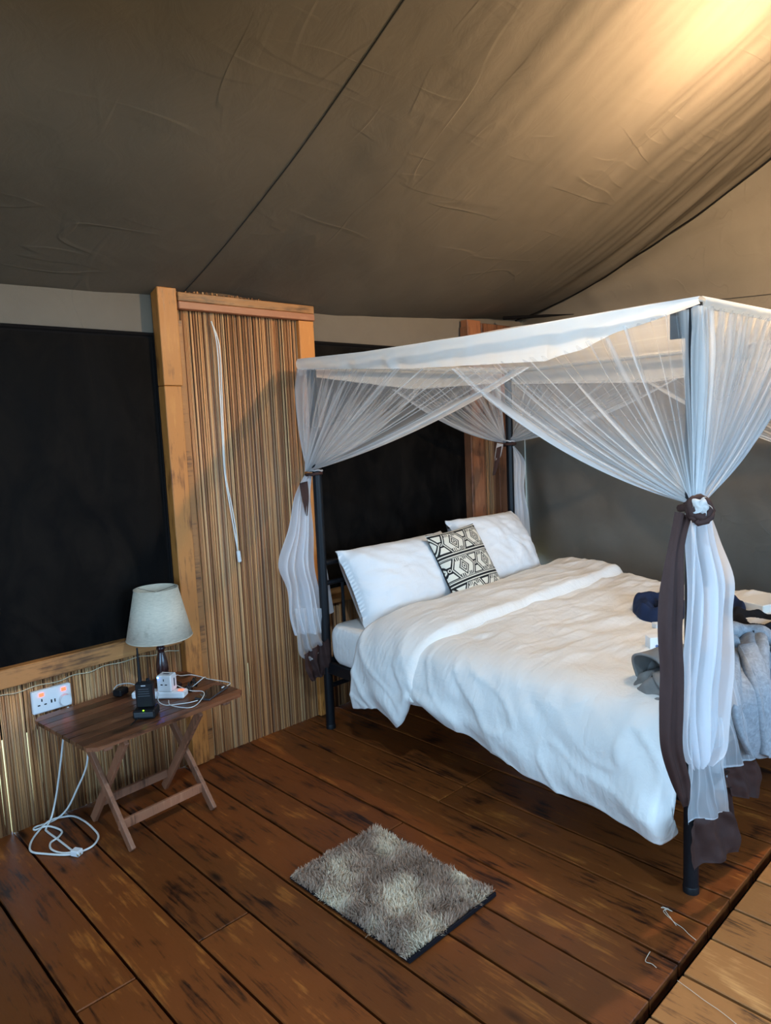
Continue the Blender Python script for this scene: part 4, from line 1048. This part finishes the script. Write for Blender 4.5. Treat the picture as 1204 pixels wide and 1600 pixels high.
b = MB(); b.box((-0.0255, -0.0275, 0.063), (0.006, 0.002, 0.005)); b.build('light', BLUELED, ab, world=False)
# black plug-in charger at the back left of the strip
cp = thing('phone_charger', 'black mains charger block lying left of the radio', 'charger', (1.222, 3.03, TT + 0.001), 0.5)
b = MB(); b.box((0, 0, 0.016), (0.060, 0.045, 0.030), None, 0.006); b.build('body', BLACKP, cp, world=False)
b = MB(); b.tube(smooth_path([(-0.02, 0.02, 0.03), (0.0, 0.015, 0.043), (0.03, -0.01, 0.043), (0.055, -0.03, 0.03), (0.065, -0.05, 0.012)], 6), 0.0022, 6); b.build('cable', plain('pale_grey_cable', (0.5, 0.5, 0.48), 0.5), cp, smooth=True, world=False)
# phone
ph = thing('phone', 'black glass phone lying at the right front corner of the table', 'phone', (1.495, 2.722, TT + 0.001), 0.50)
GLASS = Mat('black_glass', 0.06, (0.008, 0.006, 0.006), spec=0.6).m
b = MB(); b.box((0, 0, 0.004), (0.158, 0.076, 0.008), None, 0.003); b.build('body', plain('grey_phone_rim', (0.10, 0.10, 0.11), 0.3, metal=0.6), ph, world=False)
b = MB(); b.box((0, 0, 0.0083), (0.152, 0.071, 0.0012), None, 0.0005); b.build('screen', GLASS, ph, world=False)
# sunglasses
sg = thing('sunglasses', 'folded black sunglasses lying behind the phone', 'sunglasses', (1.468, 2.838, TT + 0.001), 0.72)
for s_ in (-1, 1):
    b = MB(); b.lathe([(0.0001, -0.0015), (0.020, -0.0015), (0.023, 0), (0.020, 0.0015), (0.0001, 0.0015)], 20)
    R90 = Matrix.Rotation(math.radians(70), 4, 'X'); b.v = [R90 @ v + Vector((s_ * 0.031, 0, 0.022)) for v in b.v]
    b.build('lens', GLASS, sg, smooth='auto', world=False)
    b = MB(); b.bar((s_ * 0.055, 0.004, 0.034), (s_ * -0.030, 0.022 + 0.006 * s_, 0.012), 0.008, 0.004); b.build('temple', BLACKP, sg, world=False)
b = MB(); b.bar((-0.010, 0, 0.030), (0.010, 0, 0.030), 0.005, 0.004); b.build('bridge', BLACKP, sg, world=False)

# ---- white charging cables on the table
def cable(name, pts, r, mat, label, cat='cable', group=None, n=8, parts=()):
    t = thing(name, label, cat, pts[0], 0, group)
    b = MB(); b.tube(smooth_path(pts, n), r, 7); b.build('cord', mat, t, smooth=True)
    for nm, c, d, size, m in parts:
        b = MB(); d = Vector(d).normalized(); b.bar(Vector(c) - d * size[0] / 2, Vector(c) + d * size[0] / 2, size[1], size[2], bev=0.001); b.build(nm, m, t)
    return t
z = TT + 0.006
cable('charging_cable', [(1.405, 2.885, TT + .06), (1.44, 2.925, TT + .055), (1.475, 2.955, TT + .035), (1.53, 2.965, TT + .022), (1.572, 2.93, z), (1.575, 2.895, z), (1.597, 2.83, z), (1.613, 2.765, z), (1.585, 2.742, z), (1.562, 2.733, z + .004)], 0.0019, CORDM,
      'white charging cable arching behind the sunglasses to the table corner', parts=[('connector', (1.556, 2.730, z + .004), (-1, -0.45, 0), (0.016, 0.007, 0.005), WHITEP)])
cable('charging_cable', [(1.408, 2.870, TT + .03), (1.43, 2.905, TT + .012), (1.455, 2.850, z), (1.50, 2.80, TT + .052), (1.545, 2.86, TT + .03), (1.575, 2.91, z)], 0.0019, CORDM, 'white charging cable crossing over the sunglasses')
cable('charging_cable', [(1.40, 2.855, TT + .035), (1.435, 2.80, TT + .014), (1.462, 2.745, TT + .016), (1.445, 2.70, TT + .014), (1.385, 2.650, z), (1.345, 2.640, z), (1.318, 2.680, z), (1.305, 2.735, z), (1.318, 2.772, TT + .012)], 0.0019, CORDM, 'white charging cable looped in front of the power strip')
cable('charging_cable', [(1.285, 2.80, TT + .036), (1.275, 2.775, TT + .02), (1.29, 2.748, z), (1.33, 2.715, z), (1.375, 2.692, z), (1.405, 2.68, z + .003)], 0.0019, CORDM, 'white charging cable running along the strip to the phone',
      parts=[('connector', (1.283, 2.797, TT + .042), (0.2, -0.3, 1), (0.028, 0.010, 0.006), WHITEP)])
cable('black_cable', [(1.165, 2.700, TT + .012), (1.135, 2.690, z), (1.110, 2.668, z), (1.098, 2.655, z)], 0.0022, BLACKP, 'short black cable beside the charging cradle')

# ---- wall socket with a plug and the white extension lead
sk = thing('wall_socket', 'white double wall socket with red lit switches on the reed wall', 'socket', (0.960, 3.118, 0.528))
b = MB(); b.box((0, 0, 0), (0.160, 0.022, 0.098), None, 0.004); b.build('faceplate', WHITEP, sk, world=False)
for x in (-0.042, 0.048):
    b = MB(); b.box((x, -0.0125, 0.030), (0.018, 0.005, 0.014), None, 0.001); b.build('switch', REDLED, sk, world=False)
b = MB()
for dx, dz, a_, c_ in ((0, 0.006, 0.005, 0.012), (-0.013, -0.014, 0.010, 0.005), (0.013, -0.014, 0.010, 0.005)): b.box((-0.042 + dx, -0.0113, dz), (a_, 0.001, c_))
b.build('socket_holes', BLACKP, sk, world=False)
b = MB(); b.box((-0.004, -0.0113, -0.008), (0.006, 0.001, 0.014)).box((0.010, -0.0113, -0.008), (0.005, 0.001, 0.014)); b.build('usb_port', BLACKP, sk, world=False)
FZ = 0.006
pg = [(1.008, 3.070, 0.487), (1.002, 3.075, 0.44), (0.985, 3.09, 0.36), (0.962, 3.09, 0.25), (0.935, 3.095, 0.12), (0.905, 3.09, 0.03), (0.868, 3.055, FZ), (0.862, 3.02, FZ), (0.872, 2.92, FZ), (0.880, 2.82, FZ), (0.884, 2.785, FZ)]
ext = cable('extension_lead', pg, 0.0042, CORDM, 'white lead hanging from the wall socket to the floor plug', 'cable')
b = MB(); b.lathe([(0.0001, -0.018), (0.020, -0.018), (0.023, -0.012), (0.023, 0.012), (0.0001, 0.012)], 24)
Rx = Matrix.Rotation(math.radians(90), 4, 'X'); b.v = [Rx @ v + Vector((1.008, 3.095, 0.514)) for v in b.v]
b.build('plug', WHITEP, ext, smooth='auto')
b = MB(); b.box((0.886, 2.765, 0.013), (0.030, 0.038, 0.024), Matrix.Rotation(0.5, 3, 'Z'), 0.003); b.build('plug', WHITEP, ext)
b = MB()
for dx in (-0.006, 0.006): b.box((0.886 + dx, 2.742 + dx * 0.5, 0.013), (0.003, 0.014, 0.005))
b.build('prong', plain('brass_prong', (0.5, 0.4, 0.2), 0.3, metal=1.0), ext)
l2 = [(1.085, 3.02, TT - 0.03), (1.075, 3.05, 0.36), (1.058, 3.06, 0.215), (1.01, 3.07, 0.115), (0.965, 3.08, 0.04), (0.914, 3.095, FZ), (0.840, 3.098, FZ), (0.832, 3.075, FZ), (0.875, 3.055, 0.012), (0.905, 2.985, FZ), (0.880, 2.945, FZ), (0.842, 2.925, FZ), (0.828, 2.875, FZ), (0.845, 2.82, FZ), (0.872, 2.785, 0.010),
      (0.91, 2.768, FZ), (0.955, 2.775, FZ), (0.995, 2.825, FZ), (1.003, 2.90, FZ), (1.000, 2.99, FZ), (0.985, 3.06, FZ), (0.955, 3.09, FZ), (0.89, 3.085, 0.016), (0.82, 3.035, FZ), (0.778, 2.97, FZ), (0.768, 2.915, FZ), (0.80, 2.86, FZ), (0.845, 2.80, FZ), (0.874, 2.775, FZ)]
cable('extension_lead', l2, 0.0042, CORDM, 'white lead coiled in loops on the floor under the table', 'cable')

# ---- hanging pull cord with its switch on the reed panel
cz = [(1.846, 2.157), (1.868, 2.043), (1.866, 1.796), (1.862, 1.609), (1.861, 1.419), (1.877, 1.257), (1.892, 1.126), (1.905, 1.025)]
pc = thing('pull_switch_cord', 'white looped cable with an inline switch hanging on the reed panel', 'cable', (1.905, 3.095, 0.96))
b = MB(); b.tube(smooth_path([(x, 3.095, z_) for x, z_ in cz], 8), 0.0036, 7); b.build('cord', CORDM, pc, smooth=True)
b = MB(); b.tube(smooth_path([(x + o_, 3.098, z_) for (x, z_), o_ in zip(cz, (0, .014, .012, .009, .006, .012, .012, 0.001))], 8), 0.0034, 7); b.build('cord', CORDM, pc, smooth=True)
b = MB(); b.box((1.908, 3.093, 0.995), (0.018, 0.016, 0.060), Matrix.Rotation(-0.08, 3, 'Y'), 0.004); sw_ = b.build('switch_body', WHITEP, pc)
b = MB(); b.box((1.908, 3.084, 0.990), (0.007, 0.004, 0.018), None, 0.001); b.build('button', CORDM, sw_)

# ================================================================== RUG
rug = thing('shag_rug', 'small beige and brown shaggy rug on the plank floor', 'rug', (1.575, 1.718, 0.0), math.radians(0.0))
RW, RL = 0.425, 0.600
b = MB(); b.box((0, 0, 0.006), (RW, RL, 0.008), None, 0.002); b.build('backing', plain('dark_rug_binding', (0.012, 0.010, 0.012), 0.9, spec=0.05), rug, world=False)
b = MB(); b.bar((-RW / 2, -RL / 2 - 0.002, 0.010), (RW / 2, -RL / 2 - 0.002, 0.010), 0.016, 0.008, Vector((0, 0, 1)), 0.002); b.build('binding', plain('dark_rug_binding', (0.012, 0.010, 0.012), 0.9, spec=0.05), rug, world=False)
rr = random.Random(11); vs = []; fs = []; at_ = []
for k in range(30000):
    x = rr.uniform(-RW / 2, RW / 2); y = rr.uniform(-RL / 2 + 0.006, RL / 2)
    L = rr.uniform(0.012, 0.026); an = rr.uniform(0, 6.283); tilt = rr.uniform(0.15, 0.95)
    wx = 0.9 * nz(x * 16, y * 16, 1); wy = 0.9 * nz(x * 16, y * 16, 5)
    dx = math.cos(an) * tilt + wx; dy = math.sin(an) * tilt + wy
    tip = Vector((x + dx * L, y + dy * L, 0.010 + L * math.sqrt(max(0.1, 1 - min(tilt, .9) ** 2)) * 0.95))
    bs = Vector((x, y, 0.009)); sd = Vector((-math.sin(an), math.cos(an), 0)) * rr.uniform(0.0009, 0.0016)
    md = bs.lerp(tip, 0.55) + Vector((0, 0, 0.003))
    i = len(vs); vs += [bs - sd, bs + sd, md + sd * 0.9, md - sd * 0.9, tip]
    fs += [(i, i + 1, i + 2, i + 3), (i + 3, i + 2, i + 4)]
    n1 = nz(x * 4.2 + 2 * y, y * 7 - x * 4, 2.0) + 0.5 * nz(x * 12, y * 12, 6)
    c = clamp(0.45 + 0.9 * n1 + rr.uniform(-0.22, 0.22)); at_ += [c] * 5
b = MB(); b.v = vs; b.f = fs; b.att = at_
sm = Mat('shag_yarn', 0.8, spec=0.15); sa = sm.n('ShaderNodeAttribute'); sa.attribute_name = 'dens'
sm.col(sm.ramp(sa.outputs['Fac'], [(0.0, (0.32, 0.21, 0.145)), (0.45, (0.44, 0.31, 0.225)), (0.7, (0.60, 0.47, 0.33)), (1.0, (0.80, 0.68, 0.50))]))
tag(b.build('pile', sm.m, rug, world=False), kind='stuff')

# loose threads on the boards
THR = plain('pale_thread', (0.60, 0.50, 0.38), 0.8)
def thread(pts, label):
    P = [at(x, y, 2, 0.002) for x, y in pts]
    b = MB(); b.tube(smooth_path(P, 6), 0.0011, 5); return tag(b.build('loose_thread', THR, smooth=True), label, 'thread', 'loose threads on the floor')
thread([(1032, 1418), (1044, 1420), (1036, 1424), (1052, 1440), (1066, 1450), (1076, 1460), (1087, 1469)], 'long pale frayed thread on the boards below the bed foot')
thread([(1034, 1416), (1050, 1424), (1038, 1421), (1056, 1446), (1046, 1432)], 'tangled pale thread tuft nearest the bed foot')
thread([(1015, 1487), (1012, 1492), (1008, 1502), (1018, 1506), (1025, 1512)], 'short hooked pale thread near the plank end gap')
thread([(1058, 1532), (1080, 1548), (1100, 1563), (1125, 1580), (1150, 1600)], 'straight pale thread across the lighter front boards')

# ================================================================== ceiling bulb
def ceiling_bulb(LB, label, strength, cord, shade, color):
    bl = thing('ceiling_bulb', label, 'lamp', LB)
    b = MB(); b.lathe([(0.0001, -0.045), (0.018, -0.040), (0.030, -0.022), (0.033, 0.0), (0.026, 0.022), (0.014, 0.040), (0.013, 0.046)], 18)
    b.build('bulb', emit('lit_bulb_glass', color, strength), bl, smooth=True, world=False)
    b = MB(); b.lathe([(0.016, 0.044), (0.018, 0.05), (0.018, 0.085), (0.006, 0.095)], 16); b.build('socket', BLACKP, bl, smooth='auto', world=False)
    b = MB(); b.tube([(0, 0, 0.09), (0, 0, cord)], 0.003, 6); b.build('cord', BLACKP, bl, world=False)
    if shade:
        b = MB(); b.lathe([(0.15, 0.0), (0.10, 0.05), (0.05, 0.085), (0.02, 0.09)], 28, cap=False); b.build('shade', CREAMP, bl, smooth=True, world=False, solid=0.002)  # unseen shade, added to keep this bulb's light off the roof canvas
ceiling_bulb(Vector((3.06, 0.80, 2.82)), 'bare warm bulb on a cord under the roof above the bed foot', BULB_STRENGTH, 0.59, False, (1.0, 0.72, 0.44))
ceiling_bulb(Vector((0.75, 0.80, 2.45)), 'cool white bulb under an added light-blocking cream shade near the left wall', BULB2_STRENGTH, 0.95, True, (0.52, 0.76, 1.0))
